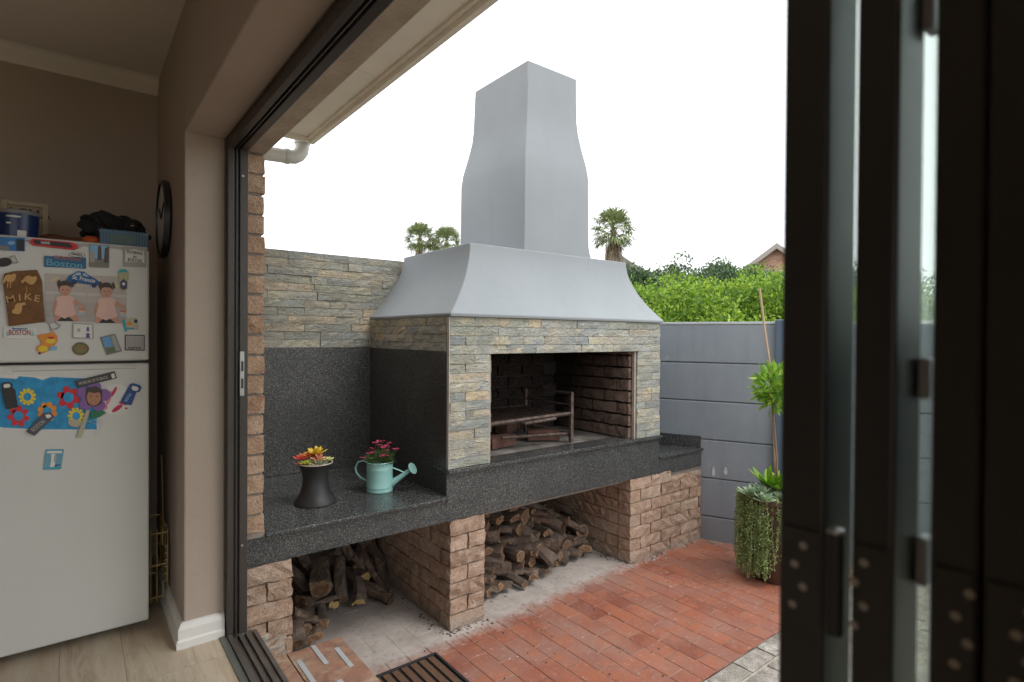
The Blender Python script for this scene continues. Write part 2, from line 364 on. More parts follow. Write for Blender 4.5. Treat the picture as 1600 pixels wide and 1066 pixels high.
def leaves(name, pts, nrm, L, W, mat, parent=None, loc=(0, 0, 0), kind=None, spread=.9, droop=0.):
    """one folded leaf (two triangles) at each point, laid roughly across nrm"""
    n = len(pts); pts = np.asarray(pts); nrm = np.asarray(nrm)
    org = np.array(WL[parent.name] if parent else loc)
    d = rng.normal(size=(n, 3)); d = d*spread + nrm*.6; d[:, 2] += .25-droop; d /= np.linalg.norm(d, axis=1)[:, None]
    q = np.cross(d, rng.normal(size=(n, 3))+nrm*1.2); q /= np.linalg.norm(q, axis=1)[:, None]
    l = (L*rng.uniform(.7, 1.3, n))[:, None]; w = (W*rng.uniform(.7, 1.3, n))[:, None]
    P = pts-org; v = np.empty((n, 4, 3)); v[:, 0] = P; v[:, 1] = P+d*l*.5+q*w*.5; v[:, 2] = P+d*l; v[:, 3] = P+d*l*.5-q*w*.5
    me = bpy.data.meshes.new(name); me.vertices.add(n*4); me.vertices.foreach_set('co', v.reshape(-1))
    me.loops.add(n*4); me.loops.foreach_set('vertex_index', np.arange(n*4)); me.polygons.add(n)
    me.polygons.foreach_set('loop_start', np.arange(0, n*4, 4)); me.polygons.foreach_set('loop_total', np.full(n, 4)); me.update(calc_edges=True)
    me.materials.append(mat); o = bpy.data.objects.new(name, me); COL.objects.link(o)
    if parent: o.parent = parent
    else: o.location = loc
    if kind: o['kind'] = kind
    return o

# ------------------------------------------------------------------ ground and paving
WA = R(24); WN = Vector((math.cos(WA), math.sin(WA), 0)); WD = Vector((-math.sin(WA), math.cos(WA), 0)); WP = Vector((3.955, 2.42, 0))
def wallx(y): return WP.x-(y-WP.y)*math.tan(WA)          # face of the garden wall at y
g = G(); n = 24
xs = [-300+600*i/n for i in range(n+1)]
for i in range(n+1):
    for j in range(n+1): g.v.append((xs[i], xs[j], -.06))
for i in range(n):
    for j in range(n): g.f.append((i*(n+1)+j, (i+1)*(n+1)+j, (i+1)*(n+1)+j+1, i*(n+1)+j+1)); g.m.append(0)
struct('ground', g, pm('dry_ground', (.16, .14, .09), .3, .4, .95, bs=.4, bscale=3))
g = G(); g.box(.6, 3.9, 2.49, 3.5, -.0042, -.0008); struct('cement_wash', g, M_paver)
g = G(); g.add([(.6, 1.48, -.0038), (wallx(1.48)+.1, 1.48, -.0038), (wallx(3.9)+.1, 3.9, -.0038), (.6, 3.9, -.0038), (.6, 1.48, -.05), (wallx(1.48)+.1, 1.48, -.05), (wallx(3.9)+.1, 3.9, -.05), (.6, 3.9, -.05)],
    [(0, 1, 2, 3), (4, 7, 6, 5), (0, 4, 5, 1), (1, 5, 6, 2), (2, 6, 7, 3), (3, 7, 4, 0)])
pav = struct('brick_paving', g, pm('dirty_bedding', (.13, .07, .05), .3, 9, .95, c2=(.40, .25, .19)))
pv = []
for s in range(6):
    g = G(); hx, hy = .054, .1103; t = [random.uniform(-.0012, .0012) for _ in range(4)]; b_ = .003
    top = [(-hx+b_, -hy+b_, t[0]), (hx-b_, -hy+b_, t[1]), (hx-b_, hy-b_, t[2]), (-hx+b_, hy-b_, t[3])]
    mid = [(-hx, -hy, -.003), (hx, -hy, -.003), (hx, hy, -.003), (-hx, hy, -.003)]; bot = [(x, y, -.03) for x, y, z in mid]
    g.rings([bot, mid, top]); pv.append(mesh_of('paver', g, M_paver))
cx = 1.02; ci = 0; cnt = 0
while cx < 4.1:
    y = 1.48+.1125+(.1125 if ci % 2 else 0)
    if ci % 2: place('brick', pv[ci % 6], pav, (cx, 1.535, 0), sc=(1, .47, 1))
    while y < 3.55:
        if cx+.05 < wallx(y) and cnt < 292:
            place('brick', random.choice(pv), pav, (cx+random.uniform(-.001, .001), y, random.uniform(-.0012, .0005)), (0, 0, random.choice((0, math.pi)))); cnt += 1
        y += .2265
    cx += .111; ci += 1
g = G(); g.box(.6, 5.2, -4, 1.474, -.05, -.006)
gp = struct('border_paving', g, pm('sandy_bedding', (.42, .38, .32), .2, 25, .95, bs=.4))
gv = [rough_box('paver', (.215, .105, .04), (2, 2, 1), .0015, M_gpaver, s, rnd=.003) for s in range(4)]
for r_ in range(9):
    for c_ in range(12):
        x = 1.75+c_*.222+(.111 if r_ % 2 else 0); y = 1.42-r_*.112
        if x < wallx(y)-.1: place('paver', random.choice(gv), gp, (x, y, -.018+random.uniform(-.002, .002)), (0, 0, random.uniform(-.01, .01)))

# ------------------------------------------------------------------ house shell
FZ = .36                                     # inside floor level
g = G(); g.box(-4.2, .49, -3.2, 3.5, .2, FZ-.012); g.box(.49, .60, .02, 2.545, .18, FZ-.03)
flo = struct('floor', g, pm('underlay', (.10, .08, .06), .1, 10, .9))
for i in range(23):
    off = random.uniform(0, 1.2); y = -3.1-off
    while y < 3.39:
        y0, y1 = max(y, -3.1), min(y+1.25, 3.388)
        if y1-y0 > .02:
            x1 = .3435-i*.19 if i else .4885; x0 = .3435-(i+1)*.19+.0012
            if i == 0:
                for (a, b_, xx) in ((max(y0, .045), min(y1, 2.508), .4885), (y0, y1, .3435)):
                    if b_-a > .02:
                        g = G(); g.box(.1547 if xx < .4 else .3440, xx, a, b_-.0012, FZ-.012, FZ); build('plank', g, M_floor, flo)
            else:
                g = G(); g.box(x0, x1, y0, y1-.0012, FZ-.012, FZ); build('plank', g, M_floor, flo)
        y += 1.25
IW = .345
g = G(); g.box(IW, .489, 2.51, 3.42, .2, 2.9); g.box(IW, .489, -3.2, .045, .2, 2.9); g.box(IW, .489, .045, 2.51, 2.366, 2.9)
w = struct('wall', g, M_int, bevel=.006)
g = G(); g.box(.464, .4885, .045, 2.508, FZ+.0006, FZ+.004); struct('edge_trim', g, simple('grey_green_trim', (.12, .125, .11), .5))
g = G(); g.box(-4.2, .345, 3.39, 3.50, .2, 2.9); struct('back_wall', g, M_int)
g = G()
g.box(-4.3, -4.2, -2.3, 3.5, .2, 2.9); g.box(-4.2, -3.9, -2.3, -2.2, .2, 2.9); g.box(.2, .345, -2.3, -2.2, .2, 2.9); g.box(-3.9, .2, -2.3, -2.2, 2.65, 2.9); g.box(-3.9, .2, -2.3, -2.2, .2, .40)
struct('unseen_rear_walls', g, M_int)  # unseen walls; wide rear opening added and set close to brighten the interior
g = G(); g.box(-4.2, .345, -3.2, 3.39, 2.86, 2.92); struct('ceiling', g, M_ceil)
g = G()
pr = [(0, 0), (.012, 0), (.02, .012), (.05, .045), (.06, .06), (.075, .07), (0, .07)]
g.rings([[(x, 3.39-a, 2.79+b_) for a, b_ in pr] for x in (-4.2, .345)])
pass
struct('cornice', g, M_ceil)
g = G()
sk = [(0, 0), (.028, 0), (.028, .028), (.022, .035), (.022, .072), (.014, .088), (.006, .094), (0, .094)]
def mitre(a, z): return [(IW-a, 3.39, FZ+z), (IW-a, 2.51-a, FZ+z), (.486, 2.51-a, FZ+z)]
P = [mitre(a, z) for a, z in sk]
g.rings([[P[k][i] for k in range(len(sk))] for i in range(3)])
struct('skirting_board', g, M_white)
# outer leaf of the house wall, brick by brick
OX0, OX1 = .567, .652
hw = thing('brick_house_wall', (.61, 3.0, .725), 'orange brick end of the house wall standing on the granite counter by the door frame', 'wall')
g = G(); g.box(OX0+.012, OX1-.012, 2.562, 3.56, .728, 2.36); build('mortar', g, M_mortar, hw)
bo = [rough_box('brick', (.085, .223, .077), (2, 5, 2), .0035, M_brick_o, s, rnd=.003) for s in range(6)]
for c_ in range(19):
    z = .768+c_*.0852; y = 2.552+.111 if c_ % 2 == 0 else 2.552+.054
    for b_ in range(5):
        if y > 3.5: break
        half = (c_ % 2 == 1 and b_ == 0)
        place('brick', random.choice(bo), hw, ((OX0+OX1)/2+random.uniform(-.003, .003), y, z), (random.choice((0, math.pi)), 0, 0), (1, .49 if half else 1, 1))
        y += (.054+.01+.111) if half else .232
g = G(); g.box(.49, .652, -3.2, .02, 0, 2.35); g.box(.49, .5655, 2.512, 3.56, .05, 2.37); g.box(.49, .566, .02, 2.512, 2.372, 2.95)
struct('house_wall_core', g, M_mortar)
g = G(); g.box(.567, .652, -3.2, 3.56, 2.352, 2.95); struct('plastered_lintel', g, pm('stained_plaster', (.46, .39, .31), .2, 6, .85, bs=.5, bscale=50))
g = G(); g.box(.52, .598, .02, 2.543, 0, .30); struct('threshold_wall', g, M_mortar)
# eave, soffit, roof, gutter pipe
ev = thing('roof_eave', (.9, 1.5, 2.8), 'cream boarded eave with pale fascia above the sliding door opening', 'roof')
EZ, EX, EY = 2.81, 1.2, 3.57
for i, (a, b_) in enumerate(((-3.2, -.30), (-.297, .62), (.623, 1.55), (1.553, 2.51), (2.513, 3.54))):
    g = G(); g.box(.653, EX-.03, a, b_, EZ, EZ+.012); build('panel', g, M_soffit, ev, bevel=.002)
g = G(); g.box(EX-.03, EX, -3.2, EY, EZ-.035, EZ+.16); g.box(.653, EX-.031, EY-.025, EY, EZ-.03, EZ+.16); build('fascia', g, M_soffit, ev, bevel=.004)
g = G(); g.box(EX-.048, EX-.031, -3.2, EY-.026, EZ-.014, EZ-.001); build('trim', g, M_soffit, ev)
g = G(); g.rings([[(EX, y, EZ+.165), (EX, y, EZ+.19), (-1.5, y, 4.2), (-1.5, y, 4.17)] for y in (-3.2, 3.6)]); build('roof_sheet', g, simple('roof_tile_red', (.25, .12, .08), .8), ev)
pp = thing('downpipe', (1.1, 3.55, 2.66), 'white plastic gutter downpipe elbow under the end of the eave', 'pipe')
c0 = at(440, 244, 1, 3.62)
pts = [(.66, 3.62, c0.z-.02), (.95, 3.62, c0.z), (1.06, 3.62, c0.z+.005)]+[(1.07+.075*math.sin(t), 3.62, c0.z+.005+.075*(1-math.cos(t))) for t in (R(20), R(45), R(70), R(90))]+[(1.145, 3.62, c0.z+.2)]
g = G(); g.tube(pts, .043, 18); build('pipe', g, pm('old_white_plastic', (.60, .60, .56), .08, 8, .45), pp, smooth=True)
g = G(); g.tube([(1.04, 3.62, c0.z+.005), (1.062, 3.62, c0.z+.006)], .048, 18); g.tube([(1.145, 3.62, c0.z+.1), (1.145, 3.62, c0.z+.13)], .048, 18); build('collar', g, pm('old_white_plastic_b', (.55, .55, .51), .08, 8, .45), pp, smooth=True)

# ------------------------------------------------------------------ door frame, sill track and step
df = thing('door_frame', (.53, 2.49, FZ), 'dark bronze aluminium frame and track lining the wide door opening', 'door frame')
g = G(); g.box(.4905, .512, 2.465, 2.509, FZ, 2.365); g.box(.512, .536, 2.484, 2.509, FZ, 2.35); g.box(.536, .566, 2.470, 2.509, FZ, 2.349); g.box(.522, .527, 2.474, 2.484, FZ, 2.35)
build('jamb', g, M_jamb, df, bevel=.0015)
g = G(); g.box(.4905, .512, .03, 2.464, 2.322, 2.365); g.box(.512, .536, .03, 2.464, 2.338, 2.365); g.box(.536, .566, .03, 2.469, 2.325, 2.3715); g.box(.521, .5245, .03, 2.464, 2.322, 2.338)
build('head', g, M_jamb, df, bevel=.0015)
g = G(); g.box(.4905, .600, .03, 2.464, FZ-.03, FZ-.006); g.box(.4905, .508, .03, 2.464, FZ-.006, FZ+.012); g.box(.530, .537, .03, 2.464, FZ-.006, FZ+.005); g.box(.556, .562, .03, 2.464, FZ-.006, FZ+.005); g.box(.585, .600, .03, 2.464, FZ-.006, FZ+.004)
build('sill', g, M_track, df, bevel=.001)
g = G(); g.box(.536, .552, 2.4665, 2.4698, 1.33, 1.51); sp_ = build('strike_plate', g, M_steel, df, bevel=.001)
g = G(); g.box(.540, .549, 2.4655, 2.4664, 1.36, 1.40); g.box(.540, .549, 2.4655, 2.4664, 1.43, 1.47); build('slot', g, M_black, sp_)
for z in (.72, 2.22): g = G(); g.lathe([(.0045, 0), (.0045, .002)], n=10); g.v = [(.546+x, 2.4695-zz, z+y) for x, y, zz in g.v]; build('screw', g, M_steel, df)
st = thing('tiled_step', (.79, 1.5, 0), 'low doorstep of rusty slate tiles with grey anti-slip strips', 'step')
g = G(); g.box(.601, .985, .2, 2.54, 0, .160); build('base', g, M_mortar, st)
y = 2.544
while y > .5:
    for (a, b_) in ((.602, .742), (.746, .988)):
        g = G(); g.box(a, b_, y-.236, y, .161, .173+random.uniform(-.0005, .001)); build('tile', g, M_slate, st, bevel=.002)
    y -= .240
for x, y0 in ((.857, 2.54), (.77, 2.458), (.934, 2.458)):
    y = y0
    for k, L in enumerate((.18, .30, .30, .3)):
        if x == .77 and k == 0: L = .24
        g = G(); g.box(x-.010, x+.010, y-L, y, .1745, .1758); build('anti_slip_strip', g, simple('grey_grip_tape', (.40, .42, .43), .6), st); y -= L+.14
mt = thing('door_mat', (1.2, 2.2, 0), 'brown coir mat with black rubber rim and slats at the foot of the step', 'door mat')
g = G(); X0, X1, Y0, Y1 = 1.0, 1.417, 1.75, 2.403
g.box(X0, X1, Y0, Y1, 0.001, .008); g.box(X0, X0+.014, Y0, Y1, .008, .017); g.box(X1-.014, X1, Y0, Y1, .008, .017); g.box(X0+.014, X1-.014, Y0, Y0+.014, .008, .017); g.box(X0+.014, X1-.014, Y1-.014, Y1, .008, .017)
build('rubber_rim', g, simple('black_rubber', (.02, .02, .022), .55, bs=.3), mt, bevel=.002)
nb = 8
for i in range(nb):
    w_ = (X1-X0-.04)/nb; x = X0+.02+i*w_
    g = G(); g.box(x+.007, x+w_-.007, Y0+.02, Y1-.02, .0082, .016); build('coir_slat', g, simple('brown_coir', (.17, .09, .05), .95, bs=1.0, bscale=300, var=.3, scale=200), mt, bevel=.003)

# ------------------------------------------------------------------ braai structure
YF, YB = 2.545, 3.55
BX0, BX1 = 1.575, 3.355
GB = .592                                    # underside of the granite
br = thing('braai', (2.46, 3.0, 0), 'built-in braai of stone, brick and granite with a grey plaster hood and chimney', 'barbecue')
bb = [rough_box('brick', (.223, .106, .078), (6, 3, 3), .0058, M_brick, s, rnd=.0015, fr=16) for s in range(8)]
bh = [rough_box('brick', (.106, .223, .078), (3, 6, 3), .0055, M_brick, s+20, rnd=.0015, fr=16) for s in range(8)]
bhalf = [rough_box('brick', (.107, .106, .078), (3, 3, 2), .0030, M_brick, s+40, rnd=.0015, fr=14) for s in range(4)]
def pier(x0, width, parent, yend=3.5):
    k = width/.222
    g = G(); g.box(x0+.014, x0+width-.014, YF+.016, yend, 0, GB-.002); build('mortar', g, M_mortar, parent)
    for c_ in range(7):
        z = .042+c_*.0845
        if c_ % 2 == 0:
            place('brick', random.choice(bb), parent, (x0+width/2, YF+.053, z), (0, 0, random.choice((0, math.pi))), (k, 1, 1)); y = YF+.106+.010+.111
        else: y = YF+.111
        while y < yend:
            for sx in (x0+.053*k, x0+width-.053*k):
                if y+.111 > yend: place('brick', random.choice(bhalf), parent, (sx, y-.111+.053, z), sc=(k, 1, 1))
                else: place('brick', random.choice(bh), parent, (sx+random.uniform(-.002, .002), y, z), (0, 0, random.choice((0, math.pi))), (k, 1, 1))
            y += .232
pier(.555, .213, br); pier(1.588, .222, br)
# right pier, running to the slanting garden wall
g = G(); g.add([(3.06, YF+.016, 0), (wallx(YF)-.01, YF+.016, 0), (wallx(3.5)-.01, 3.5, 0), (3.06, 3.5, 0), (3.06, YF+.016, GB-.002), (wallx(YF)-.01, YF+.016, GB-.002), (wallx(3.5)-.01, 3.5, GB-.002), (3.06, 3.5, GB-.002)],
    [(0, 3, 2, 1), (4, 5, 6, 7), (0, 1, 5, 4), (1, 2, 6, 5), (2, 3, 7, 6), (3, 0, 4, 7)]); build('mortar', g, M_mortar, br)
for c_ in range(7):
    z = .042+c_*.0845; x = 3.045
    if c_ % 2: place('brick', random.choice(bhalf), br, (x+.053, YF+.053, z)); x += .116; y = YF+.116+.111
    else: y = YF+.116+.053*0+.111
    first = True
    while x < wallx(YF)-.03:
        L = min(.222, wallx(YF)-.012-x)
        if c_ == 6 and x > 3.35: zz = z-.028; sz = .45
        else: zz = z; sz = 1
        place('brick', random.choice(bb), br, (x+L/2, YF+.053+random.uniform(-.002, .002), zz), (0, 0, random.choice((0, math.pi))), (L/.222, 1, sz)); x += .232
    if c_ % 2: place('brick', random.choice(bhalf), br, (3.045+.053, y-.111+.053, z)); y += .116
    while y < 3.5:
        place('brick', random.choice(bh), br, (3.098, y, z), (0, 0, random.choice((0, math.pi)))); y += .232
g = G(); g.box(.566, 3.6, 3.515, 3.545, 0, .6); build('back_panel', g, pm('dirty_plaster', (.16, .13, .11), .3, 5, .95, bs=.4), br)
g = G(); g.box(.655, 3.05, YF+.05, 3.52, GB-.004, GB+.08); build('base_slab', g, M_mortar, br)
g = G(); g.box(.5805, .653, YF+.001, 3.5, .7125, .7300); build('mortar_bed', g, M_mortar, br)
rb_ = rough_box('mortar_smear', (.18, .012, .13), (9, 1, 8), .006, plaster('pale_cement', (.36, .32, .27), (.46, .42, .36), .6, .0), 91, rnd=.012, fr=12)
place('mortar_smear', rb_, br, (.665, YF+.006, .235))
# granite
def gbox(name, *b, m=None, bv=.002, **k): g = G(); g.box(*b); return build(name, g, m or M_gran, br, bevel=bv, **k)
gbox('granite_fascia', .5805, 1.560, YF, YF+.02, GB, .712, m=M_gran_f)
gbox('granite_fascia', 1.5605, 3.357, YF, YF+.02, GB, .848, m=M_gran_f)
gbox('granite_fascia', 3.3575, wallx(YF)-.006, YF+.002, YF+.022, .572, .694, m=M_gran_f)
gbox('granite_counter', .654, BX0-.001, YF-.020, 3.53, .7125, .727)
gbox('granite_slab', BX0-.014, 3.372, YF-.020, 2.69, .8485, .868)
g = G(); pts = [(BX1+.002, YF-.012), (wallx(YF-.012)-.004, YF-.012), (wallx(3.5)-.004, 3.5), (BX1+.002, 3.5)]
g.rings([[(x, y, z) for x, y in pts] for z in (.6945, .712)]); build('granite_counter', g, M_gran, br, bevel=.002)
g = G(); a = WP+WD*.13; 
def upx(t, o): p = WP+WD*t-WN*o; return (p.x, p.y)
pts = [upx(.145, .002), upx(.145, .022), upx(1.05, .022), upx(1.05, .002)]
g.rings([[(x, y, z) for x, y in pts] for z in (.7125, .805)]); build('granite_upstand', g, M_gran, br, bevel=.002)
gbox('granite_splashback', .656, BX0-.005, 3.53, 3.549, .7275, 1.502, m=M_gran_f)
gbox('granite_side_panel', BX0-.004, BX0+.014, YF+.004, 3.5295, .7275, 1.492, m=M_gran_f)
# box core: sides, back, lintel core
g = G()
g.box(BX0+.015, 1.83, YF+.03, 3.54, .72, 1.478); g.box(3.10, BX1-.002, YF+.03, 3.4, .72, 1.478); g.box(BX0+.015, BX1-.002, YF+.03, YF+.15, 1.478, 1.69)
g.box(BX0+.015, BX1-.002, YF+.15, 3.4, 1.56, 1.69); g.box(BX0+.015, 3.35, 3.38, 3.54, .72, 1.69)
build('box_core', g, M_mortar_d, br)
g = G(); g.box(1.83, 3.10, 2.691, 3.38, .80, .862); build('firebox_floor', g, M_ash, br)
g = G(); g.box(BX0+.02, BX1-.02, YF+.06, 3.5, .56, .848); build('base_core', g, M_mortar, br)
# firebox lining
fbk = [rough_box('brick', (.222, .05, .074), (5, 1, 2), .007, M_brick_f, s+60, rnd=.004) for s in range(5)]
fbv = [rough_box('brick', (.05, .222, .074), (1, 5, 2), .007, M_brick_f, s+70, rnd=.004) for s in range(5)]
g = G(); g.box(3.087, 3.0995, YF+.031, 3.38, .869, 1.56); g.box(1.831, 3.084, 3.355, 3.379, .863, 1.56); g.box(1.831, 1.845, YF+.11, 3.354, .863, 1.56); build('mortar', g, M_mortar_d, br)
M_pmor = pm('pale_mortar', (.40, .36, .31), .2, 20, .9, bs=.5)
g = G(); g.box(3.086, 3.1015, YF+.008, YF+.030, .868, 1.478); build('plaster_reveal', g, M_pmor, br)
g = G(); g.box(1.8365, 1.850, YF+.008, YF+.030, .868, 1.478); build('plaster_reveal', g, M_pmor, br)
for c_ in range(8):
    z = .902+c_*.0835; y = YF+.036+.111 if c_ % 2 else YF+.036+.053
    while y < 3.3:
        hf = (c_ % 2 == 0 and y < 2.66)
        for xx in (3.074, 1.857): place('brick', random.choice(fbv), br, (xx, y, z+.004), sc=(.7, .49 if hf else 1, 1))
        y += .174 if hf else .232
    x = 1.88+.111-(.1 if c_ % 2 else 0)
    while x < 3.04:
        place('brick', random.choice(fbk), br, (x, 3.345, z)); x += .232
# ledger stone cladding
STL = {}
for L in (.10, .16, .22, .30, .38):
    STL[L] = [rough_box('stone', (L-.001, .03, .0494), (max(3, int(L/.035)), 1, 2), .0046, M_stone, s+int(L*100), faces='y', rnd=.0007, fr=5) for s in range(4)]
STW = {L: [] for L in STL}
for L in STL:
    for me in STL[L]: m2 = me.copy(); m2.materials[0] = M_stone_w; STW[L].append(m2)
def clad(parent, x0, x1, z0, rows, y, lib=STL, side=False, rh=.05):
    for r_ in range(rows):
        x = x0; z = z0+rh/2+r_*rh
        while x < x1-.004:
            rem = x1-x; c = [L for L in STL if L <= rem+.03 and (rem-L > .07 or abs(rem-L) < .05)] or [min(STL, key=lambda q: abs(q-rem))]
            L = random.choice(c); w_ = L
            if abs(rem-L) < .06: w_ = rem
            d = random.uniform(-.003, .004); me = random.choice(lib[L]); fl = random.choice((1, -1))
            if side: place('stone', me, parent, (y+d+.012, x+w_/2, z), (0, 0, -math.pi/2), (w_/L, 1, rh/.05))
            else: place('stone', me, parent, (x+w_/2, y+d+.012, z), (0, 0, 0), (w_/L, 1, rh/.05))
            x += w_
clad(br, BX0, 1.836, .869, 12, YF, rh=.0508)
clad(br, 3.102, BX1, .869, 12, YF, rh=.0508)
clad(br, BX0, BX1, 1.479, 4, YF, rh=.0505)
clad(br, YF+.03, YB-.005, 1.494, 4, BX0+.001, side=True, rh=.047)
g = G(); g.box(BX0-.005, BX0-.0008, YF-.004, YF+.018, .869, 1.68); build('corner_trim', g, pm('grout_trim', (.50, .47, .42), .1, 20, .8), br)
# hood
def hr(t):
    """hood outline at height fraction t: (x0, x1, yfront, yback, z)"""
    q = 1-(1-t)**1.85
    return (BX0-.008+(1.795-BX0+.008)*q, BX1+.018-(BX1+.018-3.141)*q, YF-.02+(2.685-YF+.02)*q, 3.66-(3.66-3.50)*q, 1.698+(2.113-1.698)*t)
g = G()
rr_ = [(BX0-.006, BX1+.016, YF-.016, 3.545, 1.681)]+[(a, b_, c, min(d, 3.545), z) for a, b_, c, d, z in [hr(i/14) for i in range(15)]]
def ring4(a, b_, c, d, z, m=8):
    out = []
    cs = [(a, c), (b_, c), (b_, d), (a, d)]
    for i in range(4):
        p, q = cs[i], cs[(i+1) % 4]
        for j in range(m):
            f = j/m; x, y = p[0]+(q[0]-p[0])*f, p[1]+(q[1]-p[1])*f
            nn = noise.noise(Vector((x*3, y*3, z*4)))*.004
            out.append((x+nn, y+nn, z+nn*.5))
    return out
g.rings([ring4(*q) for q in rr_]); build('hood', g, M_hood, br, smooth=30, bevel=.004)
def chim():
    prof = [(2.10, 2.193, 2.80, 2.690, 3.42), (2.125, 2.195, 2.785, 2.690, 3.417), (2.18, 2.196, 2.768, 2.689, 3.414), (2.26, 2.197, 2.762, 2.688, 3.414), (2.50, 2.198, 2.758, 2.688, 3.414), (2.64, 2.198, 2.757, 2.688, 3.412),
            (2.72, 2.205, 2.745, 2.695, 3.40), (2.84, 2.228, 2.715, 2.714, 3.37), (2.94, 2.243, 2.695, 2.727, 3.345), (3.02, 2.249, 2.687, 2.733, 3.335), (3.15, 2.253, 2.684, 2.735, 3.33), (3.315, 2.256, 2.682, 2.736, 3.325)]
    g = G(); g.rings([ring4(a, b_, c, d, z) for z, a, b_, c, d in prof]); return g
build('chimney', chim(), M_hood, br, smooth=25, bevel=.006)

# ------------------------------------------------------------------ stone-clad boundary wall behind the counter
sw = thing('stone_clad_wall', (1.3, 3.64, 0), 'boundary wall clad in grey and tan ledger stones behind the granite counter', 'wall')
g = G(); g.box(.60, 3.30, 3.568, 3.75, 0, 2.093); build('wall_core', g, M_mortar, sw)
clad(sw, .66, 1.97, 1.500, 12, 3.55, lib=STW, rh=.0495)

# ------------------------------------------------------------------ garden wall: precast panels between posts
gw = thing('precast_garden_wall', (4.2, 2.0, 0), 'blue-grey painted precast panel wall at the back of the patio', 'wall')
def wbox(name, t0, t1, o0, o1, z0, z1, m, parent, bevel=.004, **k):
    g = G(); c = [WP+WD*t-WN*o for t, o in ((t0, o0), (t1, o0), (t1, o1), (t0, o1))]
    g.rings([[(p.x, p.y, z) for p in c] for z in (z0, z1)]); return build(name, g, m, parent, bevel=bevel, **k)
TP = -.415                                   # where the first post stands
posts = [1.13, TP, TP-1.55, TP-3.1, TP-4.65]
for i in range(4):
    z = -.12
    for r_ in range(6):
        wbox('panel', posts[i+1]+.03, posts[i]-.0, -.045+random.uniform(-.0015, .0015), 0+random.uniform(-.0015, .0015), z+.0035, z+.2965, M_bwall, gw, bevel=.006); z += .3
wbox('panel_core', posts[-1], 1.13, -.038, -.014, 0, 1.678, simple('joint_shadow_grey', (.15, .17, .19), .9), gw)
wbox('coping', posts[-1], 1.13, -.047, .003, 1.6795, 1.70, plaster('pale_cap', (.42, .45, .48), (.5, .53, .55)), gw)
for t in posts[1:]:
    wbox('post', t-.07, t+.04, -.07, .045, 0, 1.715, plaster('blue_post_paint', (.085, .12, .17), (.11, .15, .20)), gw, bevel=.012)
mk = simple('white_scuff', (.55, .56, .56), .9)
for (px, py, w_, h_) in ((1115, 737, .022, .075), (1134, 736, .026, .06)):
    d = ray(px, py); c = Vector((0, 0, H)); t = (WP-c).dot(WN)/d.dot(WN); p = c+d*t-WN*.0035
    g = G(); pts = [(math.cos(a)*w_*.5*(1+.25*math.sin(3*a+px)), math.sin(a)*h_*.5) for a in np.linspace(0, 2*math.pi, 14, endpoint=False)]
    g.rings([[tuple(p+WD*a+Vector((0, 0, b_))-WN*o) for a, b_ in pts] for o in (0, .001)]); build('scuff_mark', g, mk, gw)

# ------------------------------------------------------------------ braai grid and loose bricks in the firebox
M_rust = pm('rusty_steel', (.075, .052, .043), .35, 30, .7, .4, bs=.5, bscale=90, c2=(.21, .155, .13))
gr = thing('grill_stand', (2.27, 2.95, .87), 'rusty steel grill grid on an angle-iron stand inside the firebox', 'grill')
def bar(name, p, q, r, m=M_rust, parent=gr, sq=True, **k):
    g = G(); g.tube([p, q], r, 4 if sq else 8); return build(name, g, m, parent, **k)
gx0, gx1, gy0, gy1 = 1.90, 2.655, 2.735, 3.22
for x in (gx0, gx1):
    g = G(); g.box(x-.012, x+.012, gy0-.012, gy0+.012, .868, 1.205); build('post', g, M_rust, gr, bevel=.002)
    g = G(); g.box(x-.012, x+.012, gy1-.012, gy1+.012, .868, 1.205); build('post', g, M_rust, gr, bevel=.002)
    for z, r in ((1.197, .009), (1.118, .008), (.915, .009)): bar('rail', (x, gy0, z), (x, gy1, z), r)
bar('rail', (gx0, gy0, 1.045), (gx1, gy0, 1.06), .013); bar('rail', (gx0, gy1, 1.05), (gx1, gy1, 1.06), .012)
bar('brace', (2.12, 2.80, .94), (gx1, 2.76, .92), .010); bar('brace', (2.42, gy1, .99), (gx1, gy0+.03, .93), .007)
bar('handle', (2.22, gy0-.035, 1.035), (2.48, gy0-.035, 1.045), .010, sq=False)
bar('brace', (2.22, gy0-.035, 1.035), (2.22, gy0, 1.04), .006); bar('brace', (2.48, gy0-.035, 1.045), (2.48, gy0, 1.05), .006)
g = G()
for i in range(26): x = gx0+.02+i*(gx1-gx0-.04)/25; g.tube([(x, gy0, 1.058), (x, gy1, 1.064)], .0035, 5)
for i in range(4): y = gy0+.1+i*.11; g.tube([(gx0, y, 1.052), (gx1, y, 1.056)], .004, 5)
build('grid', g, M_rust, gr)
lb = rough_box('loose_brick', (.222, .106, .074), (3, 2, 2), .0012, brick_mat('plain_brick', [(0, (.15, .075, .055)), (1, (.19, .10, .075))]), 5, rnd=.004)
for i, (px, py, rz, lab) in enumerate(((787, 700, 8, 'loose red brick lying at the front left of the firebox floor'), (856, 689, -35, 'sooty loose brick lying beside the grill stand post'), (800, 676, 25, 'dark loose brick under the middle of the grill grid'))):
    p = at(px, py, 2, .868); o = bpy.data.objects.new('loose_brick', lb); COL.objects.link(o); o.location = (p.x, p.y+.05, .868+.037); o.rotation_euler = (0, 0, R(rz)); tag(o, lab, 'brick')

